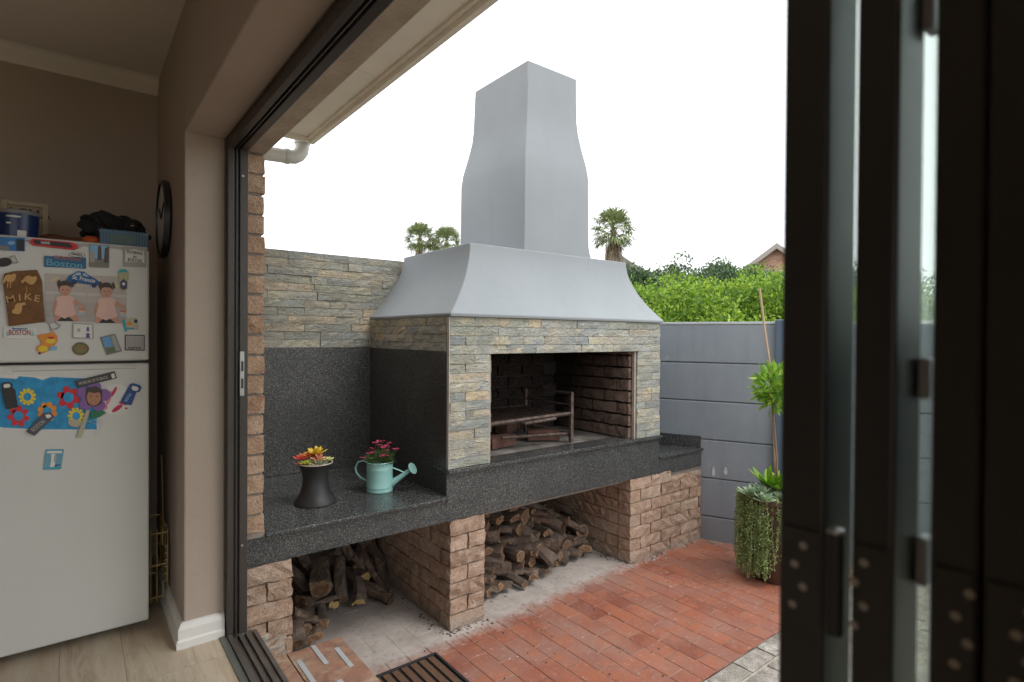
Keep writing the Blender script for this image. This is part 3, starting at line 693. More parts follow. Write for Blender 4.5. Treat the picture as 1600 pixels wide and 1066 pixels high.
# ------------------------------------------------------------------ firewood
def log(p0, p1, r, label, group, split=False, end=1, seed=0):
    p0, p1 = Vector(p0), Vector(p1); d = p1-p0; L = d.length; c = (p0+p1)/2; d.normalize()
    up = Vector((0, 0, 1)) if abs(d.z) < .9 else Vector((1, 0, 0)); a = d.cross(up).normalized(); b_ = a.cross(d)
    n = 11; segs = 6; g = G(); ph = random.uniform(0, 6.28); bend = Vector([random.uniform(-1, 1) for _ in range(3)])*L*.05; prof = [1+random.uniform(-.17, .17) for _ in range(n)]
    rings = []
    for i in range(segs+1):
        t = i/segs; q = p0+(p1-p0)*t+bend*math.sin(math.pi*t); rr = r*(1+.12*math.sin(ph+t*4)+random.uniform(-.06, .06)); ring = []
        for j in range(n):
            th = 2*math.pi*j/n; s_ = rr*prof[j]*random.uniform(.94, 1.06); u, v = math.cos(th+ph)*s_, math.sin(th+ph)*s_*.9
            if split: v = max(v, -rr*.12)
            sk_ = d*(random.uniform(-.008, .008) if i in (0, segs) else 0)
            ring.append(q+a*u+b_*v+sk_)
        rings.append(ring)
    rg_ = [[x-c for x in rg] for rg in rings]; nr_ = len(rg_)
    g.rings(rg_, 0, caps=(False, False))
    for e in (rg_[0], rg_[-1]):
        m_ = sum(e, Vector())/n; inn = [m_+(x-m_)*random.uniform(.70, .80) for x in e]; g.rings([e, inn], 2 if end == 1 else end, caps=(False, False)); g.add(inn, [tuple(range(n))], end if end != 1 else 1)
    o = bpy.data.objects.new('firewood_log', mesh_of('firewood_log', g, [M_bark, M_cut, M_pale_wood if end == 2 else M_sap], smooth=35)); COL.objects.link(o); o.location = c
    return tag(o, label, 'firewood', group)
GR = 'cut logs stacked in the right-hand bay under the braai'
LR = 'shadowed log at the back of the right woodpile, against the rear panel'
def top_at(x): return .50-.36*max(0, (x-2.25)/.85)**1.15
ORD = ['first', 'second', 'third', 'fourth', 'fifth', 'sixth', 'seventh', 'eighth', 'ninth', 'tenth', 'eleventh', 'twelfth', 'thirteenth', 'fourteenth', 'fifteenth', 'sixteenth', 'seventeenth', 'eighteenth', 'nineteenth', 'twentieth', 'twenty-first', 'twenty-second']
row = 0; z = .045
while z < .5:
    x = 1.87+(.05 if row % 2 else 0); nth = 0
    while x < 3.02:
        if z < top_at(x) and x < 2.98-.02*row:
            r = random.choice((random.uniform(.024, .036), random.uniform(.034, .054))); yf = 2.70+.035*row+random.uniform(-.04, .05)+(.10 if x > 2.6 else 0)+max(0, .04*(x-2.2)); L = random.uniform(.28, .42)
            ang = random.uniform(-1.05, -.05) if random.random() < .85 else .3
            p0 = Vector((x, yf, z+random.uniform(-.008, .01))); p1 = p0+Vector((math.sin(ang)*L, math.cos(ang)*L, random.uniform(-.02, .04)))
            p1.x = min(max(p1.x, 1.86), 3.0)
            log(p0, p1, r, '%s cut log from the middle brick pier in the %s row of the right woodpile' % (ORD[nth], 'bottom' if row == 0 else ORD[row]), GR, split=random.random() < .5); nth += 1
            x += r*2+.010
        else: x += .08
    row += 1; z += .066
for k in range(14):                           # second rank behind
    x = 1.9+k*.075; z = random.uniform(.1, top_at(x)-.02); log((x, 3.1, z), (x+random.uniform(-.1, .1), 3.45, z+.03), .05, LR, GR)
for (p0, p1, r, lab, sp2) in (
    ((2.47, 2.70, .10), (2.30, 3.02, .37), .062, 'thick gnarled log leaning down from the top of the right woodpile', True),
    ((2.66, 2.84, .26), (2.35, 3.05, .42), .036, 'brown branch log lying slanted on top of the right woodpile', False),
    ((2.92, 2.86, .17), (2.52, 3.12, .40), .034, 'long thin log sloping off the right end of the woodpile', False),
    ((2.86, 2.80, .06), (3.00, 3.05, .06), .055, 'stubby log on the ground against the right brick pier', True),
    ((2.63, 2.80, .16), (2.45, 3.1, .30), .045, 'dark log with orange sawn end sticking out of the woodpile', False)):
    log(p0, p1, r, lab, None, split=sp2)
def L2(a, b_, ya, yb, r, lab, end=1, split=False, grp=None):
    log(at(*a, 1, ya), at(*b_, 1, yb), r, lab, grp, split, end)
GL = 'branches and logs heaped in the left bay under the counter'
L2((535, 938), (532, 872), 3.12, 3.30, .036, 'upright straight log standing in the middle of the left bay')
L2((605, 925), (568, 866), 3.10, 3.30, .022, 'thin straight branch leaning to the right in the left bay')
L2((612, 941), (565, 918), 3.02, 3.18, .040, 'stout log with pale end lying at the right front of the left bay heap')
L2((500, 921), (498, 880), 3.15, 3.35, .060, 'thick ridged stump standing in the shade of the left bay')
L2((552, 868), (600, 915), 3.28, 3.25, .022, 'slim branch crossing behind the upright log in the left bay')
L2((560, 943), (558, 905), 3.05, 3.15, .038, 'forked split log propped upright in the left bay', 2, True)
L2((524, 935), (480, 947), 3.05, 3.02, .016, 'yellow split stick lying across the left bay heap', 2, True)
L2((522, 945), (530, 930), 3.05, 3.2, .026, 'small yellow-ended log poking out beside the yellow stick', 2)
L2((598, 925), (588, 870), 3.2, 3.36, .050, 'broad pale log leaning on the brick side of the left bay')
L2((612, 918), (602, 866), 3.25, 3.4, .045, 'split log leaning against the far corner of the left bay', 1, True)
L2((458, 958), (497, 970), 2.88, 2.86, .026, 'curved branch resting on the small stack beside the left pier')
L2((504, 976), (500, 950), 2.83, 3.0, .030, 'dark branch standing at the right of the small stack by the left pier')
L2((497, 995), (488, 978), 2.76, 2.95, .030, 'round log with brown sawn end low beside the left pier')
L2((485, 1000), (478, 984), 2.76, 2.95, .022, 'little log with a pale ring end on the floor by the left pier')
L2((478, 985), (472, 966), 2.80, 3.0, .026, 'grey peeling log in the small stack by the left pier')
L2((466, 1006), (462, 968), 2.76, 2.9, .042, 'big blackened log upright beside the left pier')
L2((470, 940), (505, 925), 3.2, 3.3, .035, 'grey-brown log lying low behind the small stack', )
L2((572, 905), (540, 895), 3.2, 3.35, .042, 'log end with chewed bark sitting on top of the left heap', 2)
for k in range(16):
    x = .85+k*.045; L = random.uniform(.25, .4); z = .05+random.uniform(0, .3)
    log((x, 3.28+random.uniform(-.03, .06), z), (x+random.uniform(-.15, .15), 3.4, z+random.uniform(.02, .2)), random.uniform(.025, .045), 'shadowed log at the back of the heap in the left bay', GL)

# ------------------------------------------------------------------ things on the counter
CZ = .7275
vp = Vector((.975, 2.855, CZ)); vs = thing('planter_vase', vp, 'waisted matt black planter standing on the left end of the counter', 'vase')
g = G(); pf = [(0, .003), (.086, 0), (.091, .004), (.089, .012), (.077, .032), (.064, .060), (.056, .095), (.054, .125), (.058, .158), (.067, .186), (.0745, .200), (.072, .203), (.066, .199), (.056, .180), (0, .178)]
g.lathe([(a*1.13, b_) for a, b_ in pf], vp, 48, caps=(False, False)); build('body', g, simple('matt_black_ceramic', (.020, .019, .020), .5, bs=.05), vs, smooth=60)
g = G(); g.lathe([(.0802, .1995), (.085, .201), (.0842, .2055), (.0797, .206), (.078, .2035)], vp, 48, caps=(False, False)); build('rim', g, simple('pale_glazed_rim', (.42, .36, .31), .5), vs, smooth=60)
g = G(); g.lathe([(0, .181), (.064, .181), (.064, .184), (0, .186)], vp, 24, caps=(False, False)); build('soil', g, simple('potting_soil', (.05, .035, .025), .95, bs=1, bscale=200), vs)
def rosette(parent, c, r, n, col, lift=.5, name='rosette', th=.004, layers=3, wid=.42):
    g = G(); c = Vector(c)
    for l in range(layers):
        for i in range(n):
            az = 2*math.pi*(i+.5*l)/n+random.uniform(-.15, .15); el = R(15+l*28)*lift*2; rr = r*(1-.22*l)*random.uniform(.85, 1.1)
            d = Vector((math.cos(az)*math.cos(el), math.sin(az)*math.cos(el), math.sin(el))); s_ = Vector((-math.sin(az), math.cos(az), 0)); u = d.cross(s_)*-1
            w_ = rr*wid/2; pr_ = [(0, .3), (.35, .8), (.65, 1), (.88, .6), (1, .05)]
            rings = []
            for t, k in pr_:
                q = c+d*rr*t+Vector((0, 0, .15*rr*t*t)); rings.append([q+s_*w_*k, q+u*th*k, q-s_*w_*k, q-u*th*k])
            g.rings(rings)
    return build(name, g, col, parent, smooth=60)
SR = Vector((_R.x, _R.y, 0)).normalized(); SF = Vector((_F.x, _F.y, 0)).normalized()
su = thing('succulents', vp+Vector((0, 0, .185)), 'bright red, orange and yellow-green succulents planted in the black planter', 'succulents')
def sc(name, c, c2=None): return leaf_mat(name, [(0, c), (1, c2 or tuple(min(1, x*1.35) for x in c))], .1, .45)
for (u, v, z, r, n, c, lift, wd) in ((-.062, -.01, .232, .036, 8, sc('coral_red', (.62, .07, .06), (.75, .16, .10)), .4, .36), (-.035, .02, .238, .042, 7, sc('orange', (.70, .20, .05), (.78, .38, .10)), .45, .45), (.000, .02, .252, .052, 6, sc('golden', (.68, .45, .04), (.8, .62, .08)), .5, .40),
    (-.026, -.035, .215, .036, 6, sc('lime_yellow', (.30, .38, .04), (.50, .50, .08)), .25, .6), (.022, -.02, .226, .040, 12, sc('salmon', (.66, .20, .12), (.72, .36, .22)), .7, .18), (.024, -.035, .205, .046, 14, sc('pale_green_spikes', (.36, .40, .24), (.55, .55, .42)), .6, .14),
    (.054, -.005, .228, .030, 5, sc('lemon_green', (.55, .60, .20), (.72, .74, .36)), .3, .8), (.005, -.05, .200, .030, 8, sc('amber', (.55, .33, .08), (.7, .5, .2)), .5, .2), (-.05, -.035, .21, .028, 7, sc('dark_red', (.25, .05, .04), (.4, .1, .05)), .4, .4)):
    p = vp+SR*u*1.12+SF*v*1.1+Vector((0, 0, z-.012)); rosette(su, p, r*1.15, n, c, lift, wid=wd)

wp = Vector((1.330, 2.865, CZ)); wc = thing('watering_can', wp, 'mint green metal watering can used as a flower pot on the counter', 'watering can')
M_mint = simple('mint_enamel', (.30, .56, .53), .32, var=.04, bs=.04, bscale=40)
g = G(); rb = .066; hh = .148
g.lathe([(0, .002), (rb*.97, 0), (rb*1.0, .003), (rb*1.0, .008), (rb*.985, .011), (rb*.985, .020), (rb, .023), (rb, .026), (rb*.985, .029), (rb*.985, .108), (rb*1.0, .112), (rb*1.0, .116), (rb*.985, .12), (rb*.985, hh-.004), (rb*1.03, hh), (rb*1.0, hh+.003), (rb*.95, hh-.002), (rb*.94, .11), (0, .108)], wp, 48, caps=(False, False)); build('body', g, M_mint, wc, smooth=50)
def L3(u, z, v=0): return wp+SR*u+SF*v+Vector((0, 0, z))
g = G(); g.tube([L3(-.062, .143), L3(-.085, .152), L3(-.112, .143), L3(-.124, .115), L3(-.118, .090), L3(-.098, .066), L3(-.064, .048)], .0095, 10, flat=.35); build('handle', g, M_mint, wc, smooth=60)
g = G(); g.tube([L3(.058, .036), L3(.095, .063), L3(.150, .104)], [.019, .014, .010], 16); build('spout', g, M_mint, wc, smooth=60)
g = G(); g.tube([L3(.062, .118), L3(.1, .104), L3(.128, .090)], .0075, 10, flat=.4); build('brace', g, M_mint, wc, smooth=60)
g = G(); dd = (SR*.8+Vector((0, 0, .52))-SF*.32).normalized(); c = L3(.148, .103)
g.tube([c, c+dd*.012, c+dd*.024, c+dd*.027], [.010, .016, .030, .0295], 28); ro = build('rose', g, M_mint, wc, smooth=35)
g = G()
a = dd.cross(Vector((0, 0, 1))).normalized(); b_ = a.cross(dd)
for rr, k in ((.009, 6), (.017, 10), (.024, 14)):
    for i in range(k): t = 2*math.pi*i/k; q = c+dd*.0272+a*math.cos(t)*rr+b_*math.sin(t)*rr; g.tube([q, q+dd*.0006], .0011, 5)
build('spray_holes', g, simple('hole_dark', (.06, .1, .1), .8), ro, kind='stuff')
dp = thing('pink_dianthus', wp+Vector((0, 0, .12)), 'magenta dianthus flowers with narrow green leaves growing in the watering can', 'flowers')
P_, N_ = [], []
for i in range(900):
    az = random.uniform(0, 6.28); el = math.acos(random.uniform(.1, 1)); d = Vector((math.sin(el)*math.cos(az), math.sin(el)*math.sin(az), math.cos(el))); rad = random.uniform(.02, .066)
    P_.append(wp+Vector((0, 0, .135))+Vector((d.x*rad*1.0, d.y*rad*1.0, d.z*rad*.85))); N_.append(d*1.6)
leaves('foliage', [tuple(p) for p in P_], [tuple(x) for x in N_], .032, .0035, M_fgreen, dp, spread=.35)
M_mag = leaf_mat('magenta_petals', [(0, (.42, .015, .08)), (.5, (.62, .05, .16)), (1, (.75, .22, .32))], .15)
fl = [(-.035, .228, 0), (-.045, .216, .01), (-.03, .212, -.02), (-.052, .205, -.01), (-.012, .262, 0), (.008, .262, .02), (-.028, .254, .01), (.028, .245, 0), (.038, .236, .01), (.02, .236, -.02), (.044, .252, .02), (.044, .225, -.02), (.03, .205, -.04), (.022, .198, -.045), (.04, .20, -.03), (.075, .228, 0), (.088, .224, .01), (-.088, .180, 0), (-.078, .176, .01), (-.004, .248, -.01)]
for u, z, v in fl:
    p = wp+SR*u+SF*v+Vector((0, 0, z-.015)); g = G()
    for i in range(6):
        t = i*math.pi/3+random.uniform(-.2, .2); d = Vector((math.cos(t), math.sin(t), random.uniform(-.1, .5))); s_ = Vector((-math.sin(t), math.cos(t), 0)); r = random.uniform(.011, .017)
        g.add([p, p+d*r*.7+s_*r*.5, p+d*r*1.1, p+d*r*.7-s_*r*.5], [(0, 1, 2, 3)])
    g.tube([p-Vector((0, 0, .001)), wp+SR*u*.45+SF*v*.4+Vector((0, 0, .15))], .0011, 4, mi=1); build('flower', g, [M_mag, M_fgreen], dp)

wc.scale = (1.08,)*3; dp.scale = (1.08,)*3; dp.location.z += .0096
# ------------------------------------------------------------------ patio pot with trailing plant, small tree and cane
pc = Vector((3.650, 1.835, 0)); pt = thing('plant_pot', pc, 'tall brown glazed pot with a rolled rim near the garden wall', 'plant pot')
g = G(); g.lathe([(0, 0), (.125, 0), (.135, .02), (.155, .15), (.185, .32), (.198, .42), (.196, .45), (.208, .462), (.215, .485), (.205, .505), (.210, .515), (.222, .53), (.218, .548), (.2, .55), (.19, .53), (.185, .49), (0, .48)], pc, 40, caps=(False, False)); build('body', g, simple('brown_glaze', (.085, .048, .032), .4, bs=.15, bscale=25, var=.2, scale=5), pt, smooth=50)
tv = thing('trailing_succulent', pc+Vector((0, 0, .53)), 'pale green trailing succulent cascading from the brown pot to the paving', 'plant')
P_, N_ = [], []; g = G()
for k in range(85):
    az = random.choice([random.gauss(R(140), R(12)), random.gauss(R(165), R(13)), random.gauss(R(186), R(9))]) if k < 79 else random.uniform(R(208), R(246))
    rt = random.uniform(.20, .235); ln = random.uniform(.40, .52) if k < 76 else random.uniform(.2, .5); x, y = pc.x+math.cos(az)*rt, pc.y+math.sin(az)*rt
    xx, yy = pc.x+math.cos(az)*.17, pc.y+math.sin(az)*.17; pts = [(xx, yy, .55), (x, y, .562)]; q = Vector((x, y, .54)); m_ = int(ln/.03)
    for i in range(m_): q = q+Vector((random.uniform(-.006, .006), random.uniform(-.006, .006), -.03)); pts.append(tuple(q)) if q.z > .01 else None
    g.tube(pts, .0016, 3)
    for i in range(len(pts)-1):
        a, b_ = Vector(pts[i]), Vector(pts[i+1])
        for s_ in range(7): t = random.random(); o = Vector([random.uniform(-1, 1) for _ in range(3)]).normalized(); P_.append(tuple(a+(b_-a)*t+o*.002)); N_.append(tuple(o*1.3))
build('stems', g, M_vine, tv); leaves('foliage', P_, N_, .014, .008, M_vine, tv, spread=.3, droop=.3)
ag = thing('green_succulents', pc+Vector((0, 0, .5)), 'bright green and pale rosette succulents filling the top of the brown pot', 'plant')
for (dx, dy, dz, r, n, m_, li) in ((-.17, .07, .57, .10, 13, M_rosette, .45), (-.20, -.03, .56, .09, 12, M_rosette, .4), (-.12, .02, .58, .095, 12, M_rosette, .5), (-.04, .10, .57, .08, 12, M_rosette, .5), (-.02, -.03, .60, .14, 14, M_leaf_fresh, .8), (.08, .02, .58, .13, 12, M_leaf_fresh, .7), (-.10, -.08, .57, .07, 10, M_rosette, .5), (.0, -.12, .56, .10, 11, M_leaf_fresh, .5), (-.04, .02, .62, .15, 10, M_leaf_fresh, 1.1)):
    rosette(ag, pc+Vector((dx, dy, dz-.02)), r, n, m_, li, wid=.28)
tc = at(1206, 700, 0, pc.x); tr = thing('young_lemon_tree', (pc.x, pc.y, .5), 'young tree with a ball of bright leaves on a thin stem in the brown pot', 'tree')
ty = at(1208, 600, 0, 3.62).y
g = G(); g.tube([(pc.x+.01, pc.y-.01, .48), (3.605, pc.y-.03, .8), (3.615, ty-.005, 1.1), (3.62, ty, 1.3)], [.008, .007, .006, .004], 8)
for k in range(10): a = random.uniform(0, 6.28); g.tube([(3.62, ty, 1.12+.02*k), (3.62+.07*math.cos(a), ty+.07*math.sin(a), 1.17+.02*k)], .003, 5)
build('trunk', g, simple('pinkish_bark', (.22, .15, .11), .8, bs=.3), tr, smooth=60)
P_, N_ = [], []
for i in range(420):
    az = random.uniform(0, 6.28); el = math.acos(random.uniform(-1, 1)); d = Vector((math.sin(el)*math.cos(az), math.sin(el)*math.sin(az), math.cos(el))); rr = random.uniform(.03, .105)
    P_.append((3.62+d.x*rr*.95, ty+d.y*rr*.95, 1.245+d.z*rr*1.45)); N_.append(tuple(d*1.2))
leaves('crown', P_, N_, .075, .022, M_leaf_fresh, tr, spread=.5, droop=-.1)
a_ = at(1187, 451, 0, 3.60); b2 = at(1206, 590, 0, 3.62)
g = G(); lo = Vector((3.63, pc.y-.02, .5)); g.tube([lo, b2, b2+(a_-b2)*.5+Vector((.0, .004, 0)), a_], [.008, .0078, .0075, .007], 8)
tag(build('support_cane', g, simple('bamboo_cane', (.47, .33, .22), .6, bs=.2), loc=tuple(lo), smooth=60), 'thin slanting bamboo cane rising above the small tree and the garden wall', 'cane')

# ------------------------------------------------------------------ bushes, trees, palms and houses beyond the wall
def clumpy(c, rad, nc, per, cr, flat=1.):
    c = np.array(c); rad = np.array(rad); P_, N_ = [], []
    for i in range(nc):
        d = rng.normal(size=3); d[2] = abs(d[2])*.9-.25; d /= np.linalg.norm(d)
        cc = c+d*rad*rng.uniform(.55, 1.06); r = cr*rng.uniform(.45, 1.35)
        n = int(per*rng.uniform(.7, 1.3)); e = rng.normal(size=(n, 3)); e /= np.linalg.norm(e, axis=1)[:, None]
        k = rng.uniform(.55, 1.05, n)[:, None]; P_.append(cc+e*k*r*np.array([1, 1, .8*flat])); N_.append(e*.8+np.array([0, 0, .5]))
    return np.vstack(P_), np.vstack(N_)
def bush(name, c, rad, mat, label, group, nc=90, per=170, cr=.34, L=.085, W=.04, trunk=True, cat='bush'):
    t = thing(name, (c[0], c[1], 0), label, cat, group)
    P_, N_ = clumpy(c, rad, nc, per, cr); leaves('crown', P_, N_, L, W, mat, t)
    g = G()
    for k in range(6): a = k*1.05; g.tube([(c[0], c[1], 0), (c[0]+.25*math.cos(a)*rad[0], c[1]+.25*math.sin(a)*rad[1], c[2]*.5), (c[0]+.6*math.cos(a)*rad[0], c[1]+.6*math.sin(a)*rad[1], c[2])], [.07, .05, .02], 6)
    build('trunk', g, M_bark, t); return t
def dirp(px, dist): d = ray(px, 528); d.z = 0; d.normalize(); return Vector((0, 0, 0))+d*dist
def topz(px, py, dist): d = ray(px, py); return H+d.z/math.hypot(d.x, d.y)*dist
GB_ = 'bright green milkwood bushes beyond the garden wall'
for i, (px, py, ds, rx, lab) in enumerate(((1000, 444, 9.5, 1.25, 'bright green bush nearest the braai hood beyond the garden wall'), (1052, 424, 10.5, 1.35, 'bright green bush in the middle of the row beyond the wall'), (1108, 436, 9.3, 1.25, 'lower yellow-green bush in front beyond the garden wall'), (1152, 425, 10.8, 1.35, 'bright bush behind the bamboo cane beyond the wall'),
        (1205, 436, 9.8, 1.3, 'bright green bush below the brick gable beyond the wall'), (1262, 446, 10, 1.4, 'bright bush mostly hidden by the folded doors'), (1330, 440, 10, 1.4, 'bright bush glimpsed through the gap between folded door panels'), (1400, 440, 10, 1.4, 'bright green bush hidden behind the middle door panel'), (1460, 442, 10, 1.4, 'bright green bush seen through the second gap of the doors'))):
    p = dirp(px, ds); tz = topz(px, py, ds); bush('milkwood_bush', (p.x, p.y, tz-1.15), (rx, rx, 1.0), M_leaf_bright, lab, GB_, nc=70 if i < 5 else 45, per=330, cr=.38, L=.07, W=.036)
for px, py, ds, rx, lab in ((1085, 408, 16, 1.6, 'dark green rounded tree rising behind the bright bushes'), (1125, 411, 17, 1.5, 'dark green tree just right of the tallest dark tree'), (1172, 421, 18, 1.2, 'low dark green tree left of the brick gable house'), (1055, 432, 15, 1.0, 'small dark green tree at the left end of the dark trees'), (990, 425, 14, .55, 'small dark spiky shrub beside the grey roof edge'), (1335, 405, 15, 1.2, 'dark tree glimpsed high in the door gap')):
    p = dirp(px, ds); tz = topz(px, py, ds); bush('dark_tree', (p.x, p.y, tz-.95*min(rx, 1.2)), (rx, rx, .9*min(rx, 1.2)), M_leaf_dark, lab, None, nc=int(60*rx), per=190, cr=.36, L=.085, W=.045, cat='tree')

def palm(px, py, ds, r, label, dead, top_leaves=64):
    p = dirp(px, ds); zc = topz(px, py, ds); t = thing('fan_palm', (p.x, p.y, 0), label, 'palm tree', 'fan palms far beyond the wall'); c = Vector((p.x, p.y, zc))
    g = G(); g.tube([(p.x, p.y, 0), (p.x, p.y, zc*.5), (p.x, p.y, zc)], [.20, .15, .14], 10, jit=.06); build('trunk', g, simple('palm_trunk', (.24, .18, .13), .9, bs=.8, bscale=12), t)
    def fan(g, o, d, L, fr, nb=13, dr=.25):
        d = d.normalized(); tip = o+d*L+Vector((0, 0, -dr*L*.3)); s_ = d.cross(Vector((0, 0, 1)))
        s_ = s_.normalized() if s_.length > .05 else Vector((1, 0, 0)); u = s_.cross(d)
        tw = random.uniform(-.6, .6); s2 = s_*math.cos(tw)+u*math.sin(tw)
        w = .02; g.add([o+s_*w, o-s_*w, tip-s_*w, tip+s_*w], [(0, 1, 2, 3)])
        for i in range(nb):
            a = R(-100+200*i/(nb-1)); bd = (d*math.cos(a)+s2*math.sin(a)).normalized(); q = bd.cross(u).normalized(); l = fr*random.uniform(.8, 1.1)*(1-.25*abs(a)/1.7)
            m1 = tip+bd*l*.6; e = tip+bd*l+Vector((0, 0, -dr*l*random.uniform(.5, 1.5))); ww = l*.06
            g.add([tip, m1+q*ww, e, m1-q*ww], [(0, 1, 2, 3)])
    g = G()
    for i in range(top_leaves):
        az = i*2.4; el = R(84-128*(i/top_leaves)**.9); d = Vector((math.cos(az)*math.cos(el), math.sin(az)*math.cos(el), math.sin(el))); fan(g, c, d, r*.62*random.uniform(.85, 1.15), r*.62)
    build('crown', g, M_palm, t)
    g = G()
    for i in range(dead):
        az = i*2.4; d = Vector((math.cos(az)*.6, math.sin(az)*.6, -1)); fan(g, c+Vector((0, 0, -r*random.uniform(.05, .9))), d, r*.36, r*.42, 9, .8)
    if dead: build('dead_frond_skirt', g, M_palm_dead, t)
palm(957, 360, 28, 1.16, 'fan palm with a shaggy brown skirt right of the chimney', 60)
palm(655, 373, 34, 1.05, 'left fan palm of the pair left of the chimney', 10)
palm(697, 379, 33, 1.02, 'right fan palm of the pair left of the chimney', 26)
palm(679, 386, 36, .7, 'smaller brownish fan palm between the pair left of the chimney', 22, 16)
def far_house(name, pxa, pya, ds, hw_, drop, depth, label, windows=True, roofcol=(.20, .20, .20), wallm=None):
    d = dirp(pxa, 1.0); p = d*ds; za = topz(pxa, pya, ds); s_ = Vector((d.y, -d.x, 0)); t = thing(name, (p.x, p.y, 0), label, 'house')
    def W(u, v, z): q = p+s_*u+d*v; return (q.x, q.y, z)
    k = drop/hw_
    g = G(); pg = [(-hw_, 0), (hw_, 0), (hw_, za-drop-.12), (0, za-.12), (-hw_, za-drop-.12)]
    g.rings([[W(u, v, z) for u, z in pg] for v in (0, depth)]); build('wall', g, wallm or M_brick_far, t)
    for sgn in (-1, 1):
        g = G(); g.rings([[W(0, v, za), W(sgn*(hw_+.5), v, za-k*(hw_+.5)), W(sgn*(hw_+.5), v, za-k*(hw_+.5)-.14), W(0, v, za-.14)] for v in (-.35, depth+.3)]); build('roof', g, simple('far_roof_%s' % name, roofcol, .8), t)
        g = G(); g.rings([[W(0, v, za-.02), W(sgn*(hw_+.5), v, za-.02-k*(hw_+.5)), W(sgn*(hw_+.5), v, za-k*(hw_+.5)-.30), W(0, v, za-.30)] for v in (-.42, -.352)]); build('barge_board', g, simple('barge_grey', (.33, .31, .28), .7), t)
    if windows:
        for u in (-.75, .75):
            zt = za-drop*1.02
            g = G(); g.rings([[W(a, v, z) for a, z in ((u-.62, zt-1.5), (u+.62, zt-1.5), (u+.62, zt), (u-.62, zt))] for v in (-.06, -.003)]); w_ = build('window', g, simple('window_frame_grey', (.25, .25, .27), .5), t)
            for q in (-.3, .3):
                g = G(); g.rings([[W(a, v, z) for a, z in ((u+q-.26, zt-1.42), (u+q+.26, zt-1.42), (u+q+.26, zt-.08), (u+q-.26, zt-.08))] for v in (-.075, -.0605)]); build('pane', g, simple('far_glass', (.12, .15, .19), .1), w_)
def far_brick():
    m, nt, b = base('far_brickwork', .9)
    bt = nt.nodes.new('ShaderNodeTexBrick'); bt.inputs['Scale'].default_value = 3.2; bt.inputs['Color1'].default_value = (.36, .16, .10, 1); bt.inputs['Color2'].default_value = (.50, .28, .19, 1); bt.inputs['Mortar'].default_value = (.42, .36, .3, 1)
    bt.inputs['Mortar Size'].default_value = .03
    nt.links.new(coords(nt), bt.inputs['Vector']); mp = bt.inputs['Vector'].links[0].from_node; mp.inputs['Rotation'].default_value = (R(90), 0, R(25)); nt.links.new(bt.outputs[0], b.inputs['Base Color']); return m
M_brick_far = far_brick()
far_house('brick_gable_house', 1212, 381, 32, 1.75, 1.35, 8, 'distant red-brick house gable with grey barge boards above the bushes')
far_house('pale_roofed_house', 966, 398, 30, 3.2, 2.15, 8, 'distant house roof with a pale sloping barge board behind the hood', False, (.22, .23, .24), simple('far_plaster', (.5, .48, .44), .8))

# ------------------------------------------------------------------ folded door panels near the camera
def panel(y0, y1, label, screws, latches=()):
    t = thing('folding_door_panel', (.5, (y0+y1)/2, FZ+.02), label, 'door panel', 'folded glass door panels at the right')
    X0, X1, Z0, Z1 = .500, 1.16, FZ+.02, 2.318
    for a, b_ in ((X0, X0+.0585), (X1-.0585, X1)):
        g = G(); g.box(a, b_, y0, y1, Z0, Z1); build('stile', g, M_black, t, bevel=.003)
    for a, b_ in ((Z0, Z0+.08), (Z1-.06, Z1)):
        g = G(); g.box(X0+.059, X1-.059, y0+.001, y1-.001, a, b_); build('rail', g, M_black, t, bevel=.002)
    yc = (y0+y1)/2
    g = G(); g.box(X0+.059, X1-.059, yc-.003, yc+.003, Z0+.0805, Z1-.0605); build('glass', g, M_glass, t)
    pts = [at(px, py, 0, .4965) for px, py in screws]
    zs = [p.z for p in pts]; g = G(); g.box(.4968, .4997, y0+.002, y1-.003, min(zs)-.014, max(zs)+.014); h = build('hinge', g, pm('dark_hinge', (.045, .042, .04), .1, 30, .45, .3), t, bevel=.001)
    for p in pts:
        g = G(); g.lathe([(.0036, 0), (.0030, .0010), (.0012, .0006)], n=14); g.v = [(.4968-z, p.y+x, p.z+y) for x, y, z in g.v]; build('screw', g, simple('worn_screw', (.40, .36, .32), .45, .5), h)
    for zc, hh_ in latches:
        g = G(); g.box(X0+.046, X0+.066, y0-.009, y0-.0005, zc-hh_, zc+hh_); l = build('latch', g, M_gasket, t, bevel=.003)
        g = G(); g.box(X0+.0665, X0+.084, y0-.012, y0-.001, zc-hh_*.55, zc+hh_*.55); build('latch_pin', g, M_black, l, bevel=.002)
    return t
ys = [(.2095, .2475), (.1585, .1885), (.1060, .1355), (.074, .1045)]
s3 = [(1515, 929), (1493, 963), (1512, 1007), (1491, 1038)]
p1 = panel(*ys[0], 'outermost folded glass door panel, leftmost of the dark stack', [(1255, 853), (1241, 881), (1254, 917), (1238, 944)])
zl = [at(1448, 590, 0, .565).z, at(1448, 870, 0, .565).z, at(1455, 30, 0, .565).z]
p2 = panel(*ys[1], 'second folded glass door panel, with pale latches in the gap at its right', [(1350, 880), (1335, 910), (1349, 948), (1334, 977)], [(zl[0], .017), (zl[1], .02), (zl[2], .016)])
p3 = panel(*ys[2], 'third folded glass door panel, large and dark at the right', s3)
p4 = panel(*ys[3], 'last folded door panel beside the near jamb, at the photo edge', [(x+95, y+30) for x, y in s3])
zt, zb = at(1308, 836, 0, .492).z, at(1308, 996, 0, .492).z
g = G(); yk = .199
g.lathe([(.0066, zb), (.0066, zt)], (.4965, yk, 0), 16); k_ = build('hinge_knuckle', g, simple('matt_black_metal', (.022, .02, .02), .6), p1, smooth=40)
